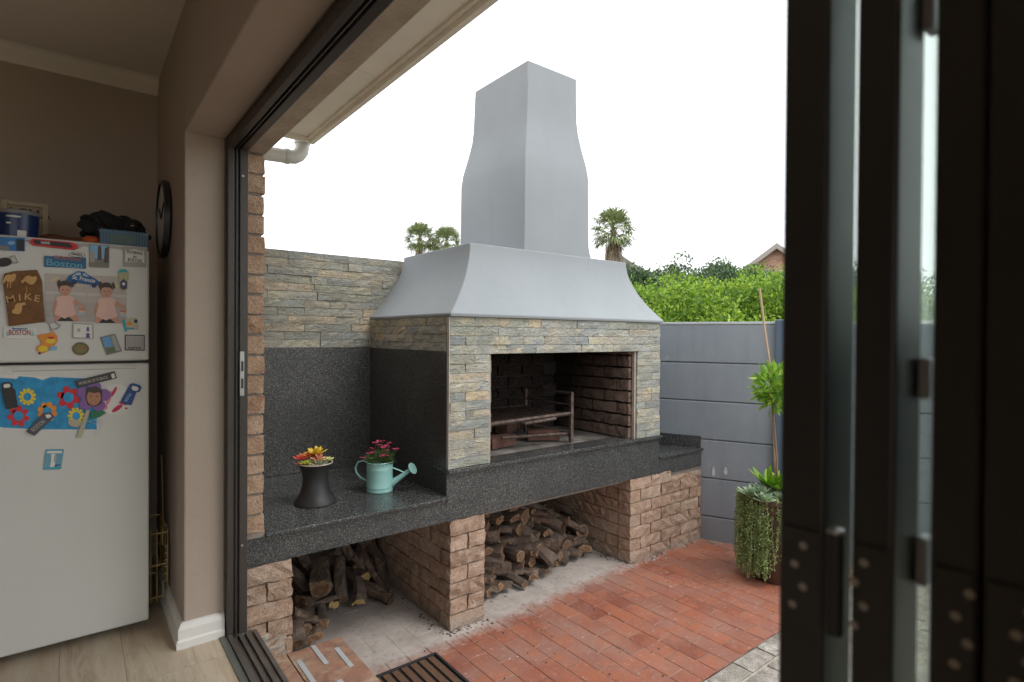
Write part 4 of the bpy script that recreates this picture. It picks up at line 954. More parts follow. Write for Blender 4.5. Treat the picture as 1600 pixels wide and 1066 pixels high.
g = G(); g.lathe([(.0068, zt+.0003), (.0068, zt+.003), (.005, zt+.004)], (.4965, yk, 0), 16); build('pin_cap', g, M_steel, k_, smooth=40)
g = G(); g.box(.495, .565, -.06, .024, FZ-.03, 2.366); build('near_jamb', g, M_black, df, bevel=.002)

# ------------------------------------------------------------------ fridge and everything on it
FY = 2.75; FX0, FX1 = -.345, .2525
fr = thing('fridge', (-.05, 3.0, FZ), 'off-white top-freezer fridge covered with magnets and children pictures', 'fridge')
g = G(); g.box(FX0+.004, FX1-.004, FY+.062, 3.34, FZ+.035, 1.925); g.box(FX0+.002, FX1-.002, FY+.05, 3.34, 1.9255, 1.942); build('body', g, M_fridge, fr, bevel=.004)
g = G(); g.box(FX0+.03, FX1-.03, FY+.08, FY+.12, FZ, FZ+.034); g.box(FX0+.03, FX1-.03, 3.2, 3.3, FZ, FZ+.034); build('foot', g, M_black, fr)
g = G(); g.box(FX0, FX1, FY, FY+.058, 1.469, 1.9245); fd = build('freezer_door', g, M_fridge, fr, bevel=.010)
g = G(); g.box(FX0, FX1, FY, FY+.058, .392, 1.459)
ld = build('fridge_door', g, M_fridge, fr, bevel=.008)
g = G(); g.box(FX0+.001, FX1-.001, FY+.03, FY+.060, 1.4595, 1.4685); build('gasket', g, simple('dark_gasket', (.03, .03, .03), .6), fr)
# scooped grip along the top of the fridge door
gp_ = [(4, 568), (20, 571.5), (40, 574), (200, 577), (214, 570), (222, 566.5)]
g = G(); x0, x1 = at(20, 570, 1, FY).x, at(212, 570, 1, FY).x
g.rings([[(x, FY-.0005, 1.4555), (x, FY-.004, 1.447), (x, FY-.006, 1.440), (x, FY-.0008, 1.436)] for x in (x0, x1)]); build('grip', g, M_fridge, ld, smooth=60)
def FP(px, py): p = at(px, py, 1, FY); return (p.x, p.z)
def dec(g, pts, off, th, mi=0, raw=False):
    q = pts if raw else [FP(*p) for p in pts]
    return g.prism(q, lambda a, b_, t: (a, FY-t, b_), off, off+th, mi)
def ell(cx, cy, rx, ry, n=14, rot=0):
    return [(cx+rx*math.cos(2*math.pi*i/n)*math.cos(rot)-ry*math.sin(2*math.pi*i/n)*math.sin(rot), cy+rx*math.cos(2*math.pi*i/n)*math.sin(rot)+ry*math.sin(2*math.pi*i/n)*math.cos(rot)) for i in range(n)]
def col(name, c, rough=.5): return simple(name, c, rough)
def text(parent, s, px, py, hpx, off, m, rot=0, wpx=None):
    cu = bpy.data.curves.new('lettering', 'FONT'); cu.body = s; cu.align_x = 'CENTER'; cu.align_y = 'CENTER'; cu.extrude = .0003
    x, z = FP(px, py); h = FP(px, py-hpx/2)[1]-FP(px, py+hpx/2)[1]; cu.size = h/.72
    o = bpy.data.objects.new('lettering', cu); COL.objects.link(o); o.parent = parent; o.location = Vector((x, FY-off-.0003, z))-WL[parent.name]; o.rotation_euler = (R(90), R(-rot), 0)
    cu.offset = .0004; cu.materials.append(m)
    if wpx:
        bpy.context.view_layer.update(); w_ = FP(px+wpx/2, py)[0]-FP(px-wpx/2, py)[0]
        if o.dimensions.x > 0: o.scale.x = w_/o.dimensions.x
    return to_mesh(o)
def to_mesh(o):
    bpy.context.view_layer.update()
    me = bpy.data.meshes.new_from_object(o.evaluated_get(bpy.context.evaluated_depsgraph_get())); me.materials.clear(); me.materials.append(o.data.materials[0])
    n = bpy.data.objects.new('lettering', me); COL.objects.link(n); n.parent = o.parent; n.location = o.location; n.rotation_euler = o.rotation_euler; n.scale = o.scale
    cu = o.data; bpy.data.objects.remove(o); bpy.data.curves.remove(cu); return n
def magnet(name, label, pts, c, th=.004, off=.0006, cat='magnet', rough=.4, group=None, bevel=.0008):
    p = [FP(*q) for q in pts]; cx_ = sum(a for a, b_ in p)/len(p); cz_ = sum(b_ for a, b_ in p)/len(p)
    t = thing(name, (cx_, FY-off, cz_), label, cat, group)
    g = G(); dec(g, pts, off, th); build('plate', g, c, t, bevel=bevel); return t
def pic(t, name, shapes, off, mats):
    g = G()
    for i, (pts, mi) in enumerate(shapes): dec(g, pts, off+.00025*i, .0003, mi)
    return build(name, g, mats, t)
def quad(x0, y0, x1, y1, sl=.045): return [(x0, y0), (x1, y0+(x1-x0)*sl), (x1, y1+(x1-x0)*sl), (x0, y1)]
K, Wt = col('print_black', (.02, .02, .02)), col('print_white', (.68, .66, .62))
BL, TE, RD, OR_, YE = col('print_blue', (.03, .16, .42)), col('print_teal', (.03, .36, .42)), col('print_red', (.55, .02, .03)), col('print_orange', (.72, .25, .03)), col('print_yellow', (.72, .55, .04))
SKY_, STN, NAVY, GRY = col('print_sky', (.22, .42, .62)), col('print_stone', (.20, .19, .17)), col('print_navy', (.015, .03, .12)), col('print_grey', (.35, .34, .32))
SKN, PNK, HAIR = col('print_skin', (.52, .27, .19)), col('print_pink_dress', (.68, .43, .37)), col('print_hair', (.05, .03, .02))

t = magnet('photo_magnet', 'blue aquarium photo magnet at the top left corner of the freezer', quad(-6, 370, 39, 391), BL)
pic(t, 'print', [(quad(26, 374, 38, 392, .04), 0), (quad(0, 384, 14, 391), 1), (ell(18, 380, 6, 3), 2)], .0048, [K, STN, SKY_])
t = magnet('pocket_tool', 'red and black pocket tool stuck near the freezer top', [(48, 375), (52, 373.5), (110, 379), (120, 382), (122, 388), (116, 391), (52, 384), (47, 380)], RD, .009, cat='pocket tool')
pic(t, 'grip', [([(52, 375.5), (108, 380.5), (114, 386), (110, 388), (54, 381.5)], 0), ([(64, 377.6), (78, 378.8), (78, 382.6), (64, 381.4)], 1)], .0098, [K, GRY])
g = G(); c = [FP(*q) for q in ell(121, 385.5, 5, 3.5)]; g.tube([(a, FY-.005, b_) for a, b_ in c]+[(c[0][0], FY-.005, c[0][1])], .0009, 5); build('ring', g, M_steel, t)
t = magnet('oval_sticker', 'small white oval sticker with black outline below the red pocket tool', ell(120, 398, 13, 4.3, 20, .05), K, .0012, cat='sticker'); pic(t, 'print', [(ell(120, 398, 12, 3.6, 20, .05), 0)], .0019, [Wt]); text(t, 'GREEN', 120, 398, 3.6, .0023, K, -3, 17)
t = magnet('word_magnet', 'dark blue magnet with raised pale blue city lettering', quad(69, 400, 134.5, 417), col('print_deep_blue', (.02, .12, .25)), .005); text(t, 'Boston', 101, 413, 10.5, .0058, col('print_aqua', (.13, .36, .46)), -3, 56); text(t, 'BOSTON', 106, 404.5, 5, .0058, col('print_brick', (.42, .10, .05)), -3, 40)
t = magnet('photo_magnet', 'city photo magnet with a dark tower, top right of the blue city lettering magnet', quad(139.5, 382, 170.5, 417.5), STN)
pic(t, 'print', [(quad(140.5, 383, 169.5, 404), 0), ([(152, 406), (153, 386), (155.5, 383.8), (158, 386), (159, 407)], 1), (quad(141, 393, 148, 412), 2), ([(164, 388), (169.5, 386), (169.5, 412), (162, 411)], 1), (quad(141, 410, 169, 414), 3)], .0048, [SKY_, col('print_tower', (.09, .07, .06)), GRY, STN])
t = magnet('city_limit_magnet', 'grey framed magnet reading ENTERING BOSTON at the top right of the freezer', quad(192, 386, 228.5, 416.5), GRY); pic(t, 'print', [([(196, 392), (203, 391), (210, 389.5), (217, 391.8), (225, 393), (225.5, 411), (195.5, 409.5)], 0)], .0048, [Wt])
text(t, 'ENTERING', 210.5, 395.5, 4.6, .0054, K, -3, 24); text(t, 'IN', 210.5, 402, 3.2, .0054, K, -3, 5); text(t, 'BOSTON', 210.5, 407.5, 5, .0054, K, -3, 22)
g = thing('bottle_opener', (FP(14, 407)[0], FY-.004, FP(14, 407)[1]), 'black oval bottle opener magnet at the left edge of the freezer', 'bottle opener')
q = G(); dec(q, ell(6, 410, 13, 7, 16, -.1), .0006, .006); build('body', q, K, g, bevel=.001)
q = G(); c = [FP(*z_) for z_ in [(15, 405), (20, 400), (24, 399), (29, 409), (26, 411), (17, 411), (15, 405)]]; q.tube([(a, FY-.004, b_) for a, b_ in c], .0022, 6); build('loop', q, M_steel, g)
# wooden name board with birds
WD_, TAN = simple('carved_brown_wood', (.17, .075, .022), .7, var=.25, scale=60), col('print_tan_wood', (.56, .33, .13), .7)
t = magnet('name_board', 'brown wooden board reading MIKE with three tan birds on the freezer', [(7, 428), (22, 424), (58, 422), (62, 430), (66, 440), (70, 503), (14, 510), (9, 470), (4, 440)], WD_, .008, cat='name board')
def bird(cx, cy, s, fl=1, tilt=0):
    pts = [(-1.5, -.2), (-.9, -.9), (-.2, -1), (.4, -.7), (.8, -.9), (1.3, -.6), (1.1, 0), (.7, .6), (.1, .8), (-.6, .5), (-1.0, .1), (-1.7, .6), (-1.9, 0)]
    return [(cx+fl*(a*math.cos(tilt)-b_*math.sin(tilt))*s, cy+(a*math.sin(tilt)+b_*math.cos(tilt))*s) for a, b_ in pts]
for (cx_, cy_, s_, f_, ti) in ((17, 436, 7.5, 1, -.3), (48, 439, 8, 1, 0), (29, 484, 8, -1, .9)):
    q = G(); dec(q, bird(cx_, cy_, s_, f_, ti), .0090, .003); build('bird', q, TAN, t, bevel=.0005)
q = G(); dec(q, [(12, 440), (14, 440), (12.5, 450), (11, 450)], .009, .002); dec(q, [(16, 441), (18, 441), (17, 450), (15.5, 450)], .009, .002); dec(q, [(41, 448), (42, 448), (42.5, 458), (41.5, 458)], .009, .002); build('twig', q, TAN, t)
for ch, px, py, rt in (('M', 17, 468, 14), ('I', 31, 465.5, 4), ('K', 44, 464.5, -2), ('E', 58, 467, -8)): text(t, ch, px, py, 10.5, .0098, TAN, rt)
# baby photographs
for (x0, x1, lab) in ((70, 134, 'left photo print of a baby in a pink dress with pigtails'), (134.5, 197.5, 'right photo print of a baby in a pink dress with pigtails')):
    o = (x0-70)*.045; cxx = 102 if x0 < 100 else 166.5
    t = magnet('photo_print', lab, quad(x0, 427+o, x1, 500.5+o, .05), col('print_backdrop', (.46, .41, .37)), .0012, cat='photograph', rough=.3, bevel=0)
    s_ = []
    s_.append(([(x0+1, 455+o), (x1-1, 458+o), (x1-1, 462+o), (x0+1, 459+o)], 3)); s_.append((quad(x0+1, 470+o, x1-1, 499+o), 7))
    s_.append((ell(x0+16, 437+o, 8, 1.6, 10, -.5), 5)); s_.append((ell(x0+50, 445+o, 9, 1.5, 10, .5), 5))
    for k_i, m_i in enumerate((4, 5, 6)): s_.append((quad(cxx+21, 482+o+k_i*3.4, cxx+31, 485+o+k_i*3.4), m_i))
    s_.append(([(cxx-12, 502+o), (cxx+14, 502+o), (cxx+10, 495+o), (cxx-8, 495+o)], 8))
    s_.append(([(cxx-14, 467+o), (cxx-20, 484+o), (cxx-18, 492+o), (cxx-14, 490+o), (cxx-8, 470+o)], 0)); s_.append(([(cxx+12, 466+o), (cxx+30, 477+o), (cxx+32, 481+o), (cxx+28, 481+o), (cxx+11, 474+o)], 0))
    s_.append(([(cxx-15, 490+o), (cxx-20, 500+o), (cxx-14, 503+o), (cxx-4, 494+o)], 0)); s_.append(([(cxx+16, 490+o), (cxx+22, 500+o), (cxx+15, 503+o), (cxx+4, 494+o)], 0))
    s_.append(([(cxx-9, 462.5+o), (cxx+9, 462.5+o), (cxx+15, 467+o), (cxx+12, 472+o), (cxx+17, 492+o), (cxx+6, 495+o), (cxx-1, 498+o), (cxx-9, 494+o), (cxx-17, 491+o), (cxx-12, 472+o), (cxx-15, 466+o)], 1))
    s_.append((ell(cxx-.5, 448+o, 10.2, 9.5, 18), 2)); s_.append((ell(cxx-10, 442+o, 2.2, 5, 10, .3), 2)); s_.append((ell(cxx+11, 444+o, 2, 5.5, 10, -.2), 2))
    s_.append((ell(cxx, 453+o, 9, 9.6, 20), 0)); s_.append(([(cxx-9, 449+o), (cxx-6, 443.5+o), (cxx+5, 443.5+o), (cxx+9, 449+o), (cxx+3, 446.5+o), (cxx-4, 446.5+o)], 2))
    s_.append((ell(cxx-3.6, 453+o, 1.3, .9, 8), 2)); s_.append((ell(cxx+3.4, 453+o, 1.3, .9, 8), 2)); s_.append((ell(cxx, 456+o, 1.1, .7, 8), 9)); s_.append((ell(cxx, 459+o, 2.2, .8, 8), 4))
    pic(t, 'print', s_, .0019, [SKN, PNK, HAIR, col('print_pale_band', (.55, .50, .47)), col('print_rose', (.55, .16, .14)), col('print_straw', (.62, .50, .28)), col('print_powder', (.35, .45, .6)), col('print_shawl', (.40, .36, .34)), K, col('print_blush', (.5, .25, .18))])
t = magnet('car_magnet', 'dark blue car-shaped magnet lettered St. Francis above the baby photographs', [(104, 438), (108, 431), (116, 427), (121, 424), (132, 425), (140, 431), (149, 436), (156, 441), (152, 446), (134, 444), (115, 441), (105, 441)], col('print_car_blue', (.01, .10, .28)), .006)
pic(t, 'window', [([(115, 430), (121, 426), (126, 426.5), (127, 431)], 0), ([(129, 427), (134, 428), (139, 433), (130, 431.5)], 0)], .0068, [col('print_pale_glass', (.4, .5, .55))])
for px, py in ((116, 441), (147, 446)):
    q = G(); dec(q, ell(px, py, 4, 4), .0068, .001); w_ = build('wheel', q, NAVY, t)
text(t, 'St. Francis', 131, 436.5, 6, .0069, Wt, -9, 36)
t = magnet('flip_flop_magnet', 'flip-flop shaped magnet with a teal heel at the right of the freezer', [(184, 427), (187, 421), (195, 420.5), (201, 424), (201, 432), (199, 444), (199, 452), (192, 455), (187, 451), (186, 440)], col('print_sand', (.40, .40, .22)), .006)
pic(t, 'print', [([(184.5, 427), (187, 421.8), (195, 421.2), (200, 425)], 0), ([(187.5, 441), (193, 436), (198.5, 441), (198, 451), (192, 453.5), (188, 450)], 1), (ell(193, 444, 2.5, 2.5), 2)], .0068, [TE, col('print_purple', (.05, .035, .12)), Wt])
t = magnet('round_magnet', 'grey round bottle opener magnet below the left baby photograph', ell(78, 499, 7.5, 6.5, 18), GRY, .007, cat='bottle opener')
q = G(); c = [FP(*z_) for z_ in [(78, 505), (80, 516), (90, 513), (94.5, 509), (84, 502)]]; q.tube([(a, FY-.004, b_) for a, b_ in c], .0022, 6); build('loop', q, M_steel, t)
t = magnet('plate_magnet', 'white licence-plate magnet with red BOSTON lettering', quad(5.5, 511, 56, 529, .015), Wt, .003); text(t, 'BOSTON', 31, 520, 8.5, .0038, col('print_crimson', (.30, .02, .03)), 0, 34)
pic(t, 'print', [([(9, 525), (11.5, 516), (14, 525)], 0), ([(48, 525), (51, 516), (54, 525)], 0)], .0038, [col('print_pale_teal', (.3, .5, .5))])
text(t, 'Massachusetts', 31, 513.5, 2.6, .0038, BL, 0, 24)
t = magnet('fish_magnet', 'orange and yellow beach-toy magnet with a small blue tag', [(60, 523), (75, 521), (83, 518), (90, 526), (90, 533), (84, 541), (75, 543), (74, 549), (66, 553), (58, 548), (57, 542), (65, 538), (64, 531), (59, 527)], OR_, .006)
pic(t, 'print', [(ell(68, 545, 8, 4.5), 0), (ell(79, 533, 8, 4), 0), (quad(78, 542, 89, 548, -.1), 1), (ell(80, 528, 5, 2), 2), (ell(62, 552, 2, 2), 3)], .0068, [YE, SKY_, RD, K])
t = magnet('lighthouse_magnet', 'small white sketch magnet of a lighthouse below the baby photographs', quad(113, 504.5, 146, 528.5), GRY); pic(t, 'print', [(quad(115, 506.5, 144, 527), 0), ([(134, 528), (135.5, 512), (137, 510), (139, 512), (140.5, 528)], 1), (quad(134.8, 518, 140, 520.5), 0), (ell(123, 516, 2.5, 3), 2)], .0048, [Wt, col('print_violet', (.12, .09, .25)), GRY])
t = magnet('round_badge_magnet', 'round brown and green crest magnet at the bottom of the freezer', ell(126, 545, 13, 10.3, 24), col('print_brown', (.17, .09, .05)), .005); pic(t, 'print', [(ell(126, 545, 9.5, 7.2, 18), 0), (ell(126, 545, 6, 4.3, 12), 1)], .0058, [col('print_olive', (.14, .19, .05)), col('print_rust', (.25, .13, .05))])
t = magnet('beach_magnet', 'teal and cream palm beach magnet left of the freezer edge', [(190, 499), (213, 496.5), (217, 515), (205, 515.5), (195, 518.5)], col('print_cream', (.50, .45, .32)), .004); pic(t, 'print', [([(190.5, 499.5), (195, 499), (199, 518), (195, 518)], 0), (ell(202, 506, 4, 3), 1), (ell(212, 502, 3, 3), 2), (quad(198, 512, 209, 514.5), 0)], .0048, [TE, OR_, K])
t = magnet('photo_magnet', 'tilted skyline photo magnet low on the right of the freezer', [(156, 527), (180, 521.5), (190.5, 549), (166.5, 555.5)], STN); pic(t, 'print', [([(159, 528.5), (171, 525.5), (177, 541), (164, 543)], 0), ([(173, 525), (179, 523.5), (188, 547), (180, 549)], 1), ([(165, 545), (179, 542), (181, 549), (168, 552.5)], 2)], .0048, [col('print_bright_sky', (.12, .32, .60)), GRY, col('print_green', (.12, .16, .08))])
t = magnet('sketch_magnet', 'square grey-and-white sketch magnet at the bottom right of the freezer', quad(195, 523, 226, 547.5, .02), K, .004); pic(t, 'print', [(quad(196.5, 524.5, 224.5, 546, .02), 0)]+[(quad(198+5.5*i, 527+(i % 2)*3, 201+5.5*i, 541, .02), 1) for i in range(5)], .0048, [col('print_lilac_grey', (.42, .38, .38)), GRY]); text(t, 'BOSTON', 210, 544, 3.2, .0062, K, 0, 20)
# lower door
PB = simple('poster_paint_blue', (.03, .27, .52), .7, var=.3, scale=25)
t = magnet('child_painting', 'blue child painting with red, yellow and orange paper flowers on the fridge door', [(-8, 585), (20, 586), (70, 588), (130, 590), (152, 592), (153, 640), (151, 672), (60, 672), (-8, 668)], Wt, .0008, cat='painting', bevel=0)
pic(t, 'print', [([(-8, 590), (26, 592), (30, 588), (55, 590), (66, 594), (80, 589), (150, 592), (152, 610), (151, 671), (60, 671), (3, 668), (-8, 664)], 0)], .0015, [PB])
def flower(cx_, cy_, r, m, n, name='paper_flower', parent=t, hole=PB, pr_=.38, sp_=.75):
    q = G()
    for i in range(n): a = 2*math.pi*i/n+.3; dec(q, ell(cx_+r*sp_*math.cos(a), cy_+r*sp_*math.sin(a), r*pr_, r*pr_*.9, 9), .0024+.0001*i, .0008)
    dec(q, ell(cx_, cy_, r*.72, r*.72), .0024+.0001*n, .0005); dec(q, ell(cx_, cy_, r*.48, r*.48), .0032+.0001*n, .0006, 1)
    return build(name, q, [m, hole], parent)
flower(43, 620, 13, YE, 11, pr_=.22, sp_=.85); flower(107, 621, 17, RD, 6, pr_=.36, sp_=.75); flower(29, 650, 16, RD, 7, pr_=.30, sp_=.8); flower(74, 643, 15, OR_, 8, pr_=.32); flower(119, 650, 13, YE, 11, pr_=.2, sp_=.85)
def opener(label, pts, m, loop, txt=None):
    t = magnet('bottle_opener', label, pts, m, .004, .0050, 'bottle opener')
    q = G(); c = [FP(*z_) for z_ in loop]; dec(q, loop, .0095, .0006); build('opening', q, Wt, t)
    if txt:
        s, px, py, h, rot, w_, tm = txt; text(t, s, px, py, h, .0098, tm, rot, w_)
    return t
opener('black rounded bottle opener over the left edge of the blue painting', [(3, 600), (6, 597.5), (16, 597), (19, 600), (20, 606), (24, 609), (28, 636), (10, 639), (3, 612)], K, [(5.5, 602), (8, 600), (15, 599.5), (17, 603), (15, 605.5), (7, 606)])
opener('long black bar bottle opener above the purple paper flower', [(117, 595), (179, 580), (182.5, 591), (121, 606)], col('print_charcoal', (.05, .045, .04)), [(173, 584.5), (178, 583), (180, 590), (175, 591.5)], ('MUSEUM OF SCIENCE', 146, 594.5, 4.5, 13.5, 46, GRY))
opener('navy and grey tilted bar opener at the lower edge of the painting', [(41, 674), (68, 645), (79, 644), (85, 651), (54, 681)], col('print_slate_blue', (.07, .07, .09)), [(71, 648), (77, 646.5), (81, 650), (77, 653), (73, 653)], ('BOSTON', 60, 665, 6, 44, 26, GRY))
opener('blue rounded bottle opener over the pink hand-print paper', [(188, 627), (199, 607), (203, 600), (208, 598.5), (219, 602), (221, 606), (218, 612), (213, 613), (205, 633), (195, 632)], col('print_opener_blue', (.02, .06, .22)), [(205, 606), (207, 602.5), (215, 604.5), (216.5, 608), (213, 611), (207, 609.5)], ('BOSTON', 200, 621, 4, 60, 16, SKY_))
t = magnet('paper_hand_print', 'white paper with pink and red paint smears behind the blue opener', ell(181, 624, 25, 25, 20), Wt, .0008, .0032, cat='artwork', bevel=0)
pic(t, 'print', [(ell(170, 622, 3.5, 12, 10, .3), 0), (ell(178, 612, 2.5, 9, 10, .5), 1), (ell(183, 638, 10, 3.5, 10, -.6), 1), (ell(193, 630, 8, 2.5, 10, .2), 1), (ell(165, 636, 3, 4), 0), (ell(197, 638, 2.5, 1.5), 1)], .0041, [col('print_pink', (.66, .22, .27)), col('print_cherry', (.5, .02, .08))])
t = magnet('paper_flower_craft', 'purple paper flower with a baby face, wooden stick stem and green leaf', ell(146, 621, 14, 14, 16), col('print_mauve', (.22, .10, .32)), .0015, .0050, cat='craft flower', bevel=0)
q = G()
for i in range(5): a = 2*math.pi*i/5-.2; dec(q, ell(146+17*math.cos(a), 620+15*math.sin(a), 10.5, 9.5, 12), .0066+.0002*i, .001)
build('petal', q, col('print_mauve', (.22, .10, .32)), t)
pic(t, 'print', [([(134, 606), (150, 603), (160, 609), (159, 630), (150, 635), (137, 633), (133, 622)], 0), (ell(146.5, 621, 11, 12.5, 16), 1), (ell(147, 609, 10, 5, 12), 0), (ell(142, 619, 1.6, 1, 8), 0), (ell(151, 619, 1.6, 1, 8), 0), (ell(146, 628, 4.5, 1.8, 10), 2), (ell(146, 628, 3.0, .5, 8), 3)], .0082, [HAIR, col('print_warm_skin', (.42, .19, .11)), col('print_lip', (.3, .06, .05)), Wt])
q = G(); dec(q, [(135, 641), (141, 641), (127, 684), (119.5, 683)], .0066, .002); dec(q, ell(117, 661, 11, 6, 12, .1), .0062, .001); build('stick', q, col('print_stick', (.42, .38, .26)), t)
q = G(); dec(q, [(141, 655), (150, 641), (158, 640), (166, 645), (155, 652)], .0062, .001); dec(q, [(142, 654), (141, 645), (146, 640), (149, 646)], .0064, .001); build('leaf', q, col('print_leaf', (.02, .16, .07)), t)
q = G(); 
for pts_ in ([(130, 664), (120, 671), (124, 664), (135, 658), (146, 657), (158, 656), (161, 663), (156, 670)], [(140, 659), (150, 662), (155, 672), (147, 680)]):
    c = [FP(*z_) for z_ in pts_]; q.tube([(a, FY-.011, b_) for a, b_ in c], .0016, 6, flat=.5)
build('ribbon', q, Wt, t)
t = magnet('square_magnet', 'single blue square magnet with a white figure low on the fridge door', [(72, 702), (100, 702), (95.5, 733), (67.5, 734)], col('print_steel_blue', (.13, .32, .42)), .004)
pic(t, 'print', [([(74, 704.5), (97, 704.5), (96.6, 708), (73.4, 708)], 0), ([(80, 709), (86, 709), (88, 714), (86, 724), (85, 730), (78, 730), (80, 720)], 0), ([(85, 711), (89, 712), (87, 721), (84, 722)], 1), ([(70, 730), (95, 729), (94, 732), (70, 732.5)], 2), ([(85, 727), (92, 725), (96, 727), (92, 726.5), (86, 729)], 3)], .0048, [Wt, GRY, TE, NAVY])

# things on top of the fridge
TZ = 1.942
def ftop(px, y): return at(px, 380, 1, y).x
p = (ftop(27, 2.87), 2.87, TZ); t = thing('navy_tub', p, 'navy blue plastic tub with pale lid rim on the fridge top', 'tub')
g = G(); g.lathe([(.0, 0), (.074, 0), (.078, .09), (.0785, .095), (.078, .1), (0, .1)], p, 32, caps=(False, False)); build('body', g, simple('navy_plastic', (.012, .03, .11), .3), t, smooth=40)
g = G(); g.lathe([(.079, .095), (.0815, .097), (.0815, .110), (.078, .112), (0, .112)], p, 32, caps=(False, False)); build('lid', g, simple('pale_lid', (.20, .19, .19), .5), t, smooth=40)
a0 = math.atan2(-p[1], -p[0])
for z0, z1, w0, w1, mi in ((.078, .084, -.5, .15, 0), (.0, .025, .0, .42, 0), (.050, .056, -.5, -.28, 0)):
    g = G(); n_ = 8; g.rings([[(p[0]+(.0745+.0042*z/.09+.0008)*math.cos(a0+w0+(w1-w0)*i/n_), p[1]+(.0745+.0042*z/.09+.0008)*math.sin(a0+w0+(w1-w0)*i/n_), TZ+z) for i in range(n_+1)] for z in (z0, z1)], closed=False, caps=(False, False)); build('label_print', g, Wt, t)
t.scale = (.84, .84, .9)
p = (ftop(40, 3.0), 3.05, TZ); t = thing('picture_frame', p, 'cream picture frame with dark capitals standing behind the navy tub', 'picture frame')
xa, xb = at(3, 330, 1, 3.05).x, at(75, 330, 1, 3.05).x; zt_ = at(40, 316, 1, 3.05).z
g = G(); g.box(xa, xa+.018, 3.04, 3.06, TZ, zt_); g.box(xb-.018, xb, 3.04, 3.06, TZ, zt_); g.box(xa+.018, xb-.018, 3.04, 3.06, zt_-.018, zt_); g.box(xa+.018, xb-.018, 3.04, 3.06, TZ, TZ+.018); build('frame', g, simple('cream_wood', (.40, .32, .22), .6), t, bevel=.002)
g = G(); g.box(xa+.018, xb-.018, 3.046, 3.058, TZ+.018, zt_-.018); build('board', g, simple('tan_card', (.33, .26, .18), .7), t)
cu = bpy.data.curves.new('lettering', 'FONT'); cu.body = 'ACMA'; cu.size = .05; cu.extrude = .0005; cu.align_x = 'CENTER'; o = bpy.data.objects.new('lettering', cu); COL.objects.link(o); o.parent = t; o.location = Vector(((xa+xb)/2+.01, 3.0452, zt_-.062))-Vector(p); o.rotation_euler = (R(90), 0, 0); cu.materials.append(K); to_mesh(o)
p = (ftop(110, 2.95), 2.95, TZ); t = thing('folded_cloth', p, 'rust brown folded cloth lying flat on the fridge top', 'cloth')
g = G(); n_ = 18
rings = []
for i in range(n_+1):
    u = i/n_; hh_ = .03*math.sin(math.pi*u)**.5+.006*math.sin(9*u)+.004; x = p[0]-.12+.24*u; rings.append([(x, p[1]-.05, TZ), (x, p[1]+.1, TZ), (x, p[1]+.08, TZ+hh_), (x, p[1]+.02, TZ+hh_*1.25), (x, p[1]-.04, TZ+hh_*.8)])
g.rings(rings); build('fabric', g, simple('rust_cloth', (.16, .06, .025), .9, bs=.5, bscale=40), t, smooth=60)
p = Vector((ftop(143, 2.90), 2.90, TZ)); g = G(); g.lathe([(0, 0), (.02, .0), (.034, .014), (.034, .022), (.02, .036), (0, .038)], p, 20, caps=(False, False)); tag(build('orange_dish', g, simple('bright_orange_plastic', (.55, .10, .02), .4), loc=tuple(p), smooth=60), 'small orange plastic dish beside the blue basket on the fridge', 'dish')
bx0, bx1 = at(156, 370, 1, 2.86).x, at(232, 370, 1, 2.86).x
t = thing('plastic_basket', ((bx0+bx1)/2, 2.95, TZ), 'blue translucent plastic basket at the right end of the fridge top', 'basket')
M_bask = simple('blue_basket_plastic', (.06, .14, .22), .35)
g = G(); g.box(bx0, bx1, 2.86, 3.08, TZ, TZ+.006); g.box(bx0, bx1, 2.86, 2.864, TZ+.006, TZ+.062); g.box(bx0, bx1, 3.076, 3.08, TZ+.006, TZ+.062); g.box(bx0, bx0+.004, 2.864, 3.076, TZ+.006, TZ+.062); g.box(bx1-.004, bx1, 2.864, 3.076, TZ+.006, TZ+.062)
build('body', g, M_bask, t)
g = G()
for i in range(16): x = bx0+.008+i*(bx1-bx0-.016)/15; g.box(x-.003, x+.003, 2.857, 2.8595, TZ+.008, TZ+.068)
g.box(bx0-.003, bx1+.003, 2.855, 2.8565, TZ+.056, TZ+.064); build('rib', g, simple('basket_rim', (.10, .20, .30), .35), t)
g = G(); g.box(at(172, 370, 1, 2.855).x, at(210, 370, 1, 2.855).x, 2.853, 2.8545, TZ+.012, TZ+.050); build('label_card', g, simple('dim_card', (.13, .20, .20), .5), t)
t = thing('black_bag', ((bx0+bx1)/2-.02, 2.97, TZ+.02), 'crumpled black bag spilling over the blue basket', 'bag')
bm = bmesh.new(); bmesh.ops.create_icosphere(bm, subdivisions=4, radius=1)
for v in bm.verts:
    d = v.co.copy(); n1_ = noise.noise(d*2.2+Vector((3, 1, 0))); n2_ = noise.noise(d*5.5); k = 1+.35*n1_+.22*n2_; v.co = Vector((d.x*.115*k-.01, d.y*.075*k, max(-.015, d.z*.075*k+.045+.03*max(0, -d.x))))
me = bpy.data.meshes.new('fabric'); bm.to_mesh(me); bm.free(); me.materials.append(simple('black_fabric', (.012, .012, .015), .8, bs=.4, bscale=40)); o = bpy.data.objects.new('fabric', me); COL.objects.link(o); o.parent = t
p = Vector((at(207, 345, 1, 2.93).x, 2.93, TZ+.085)); g = G(); g.lathe([(.009, 0), (.009, .018), (.004, .022), (.003, .034)], p, 12); tag(build('small_tube', g, simple('grey_tube', (.25, .23, .22), .5), loc=tuple(p), smooth=40), 'little grey tube sticking up from the black bag', 'tube')
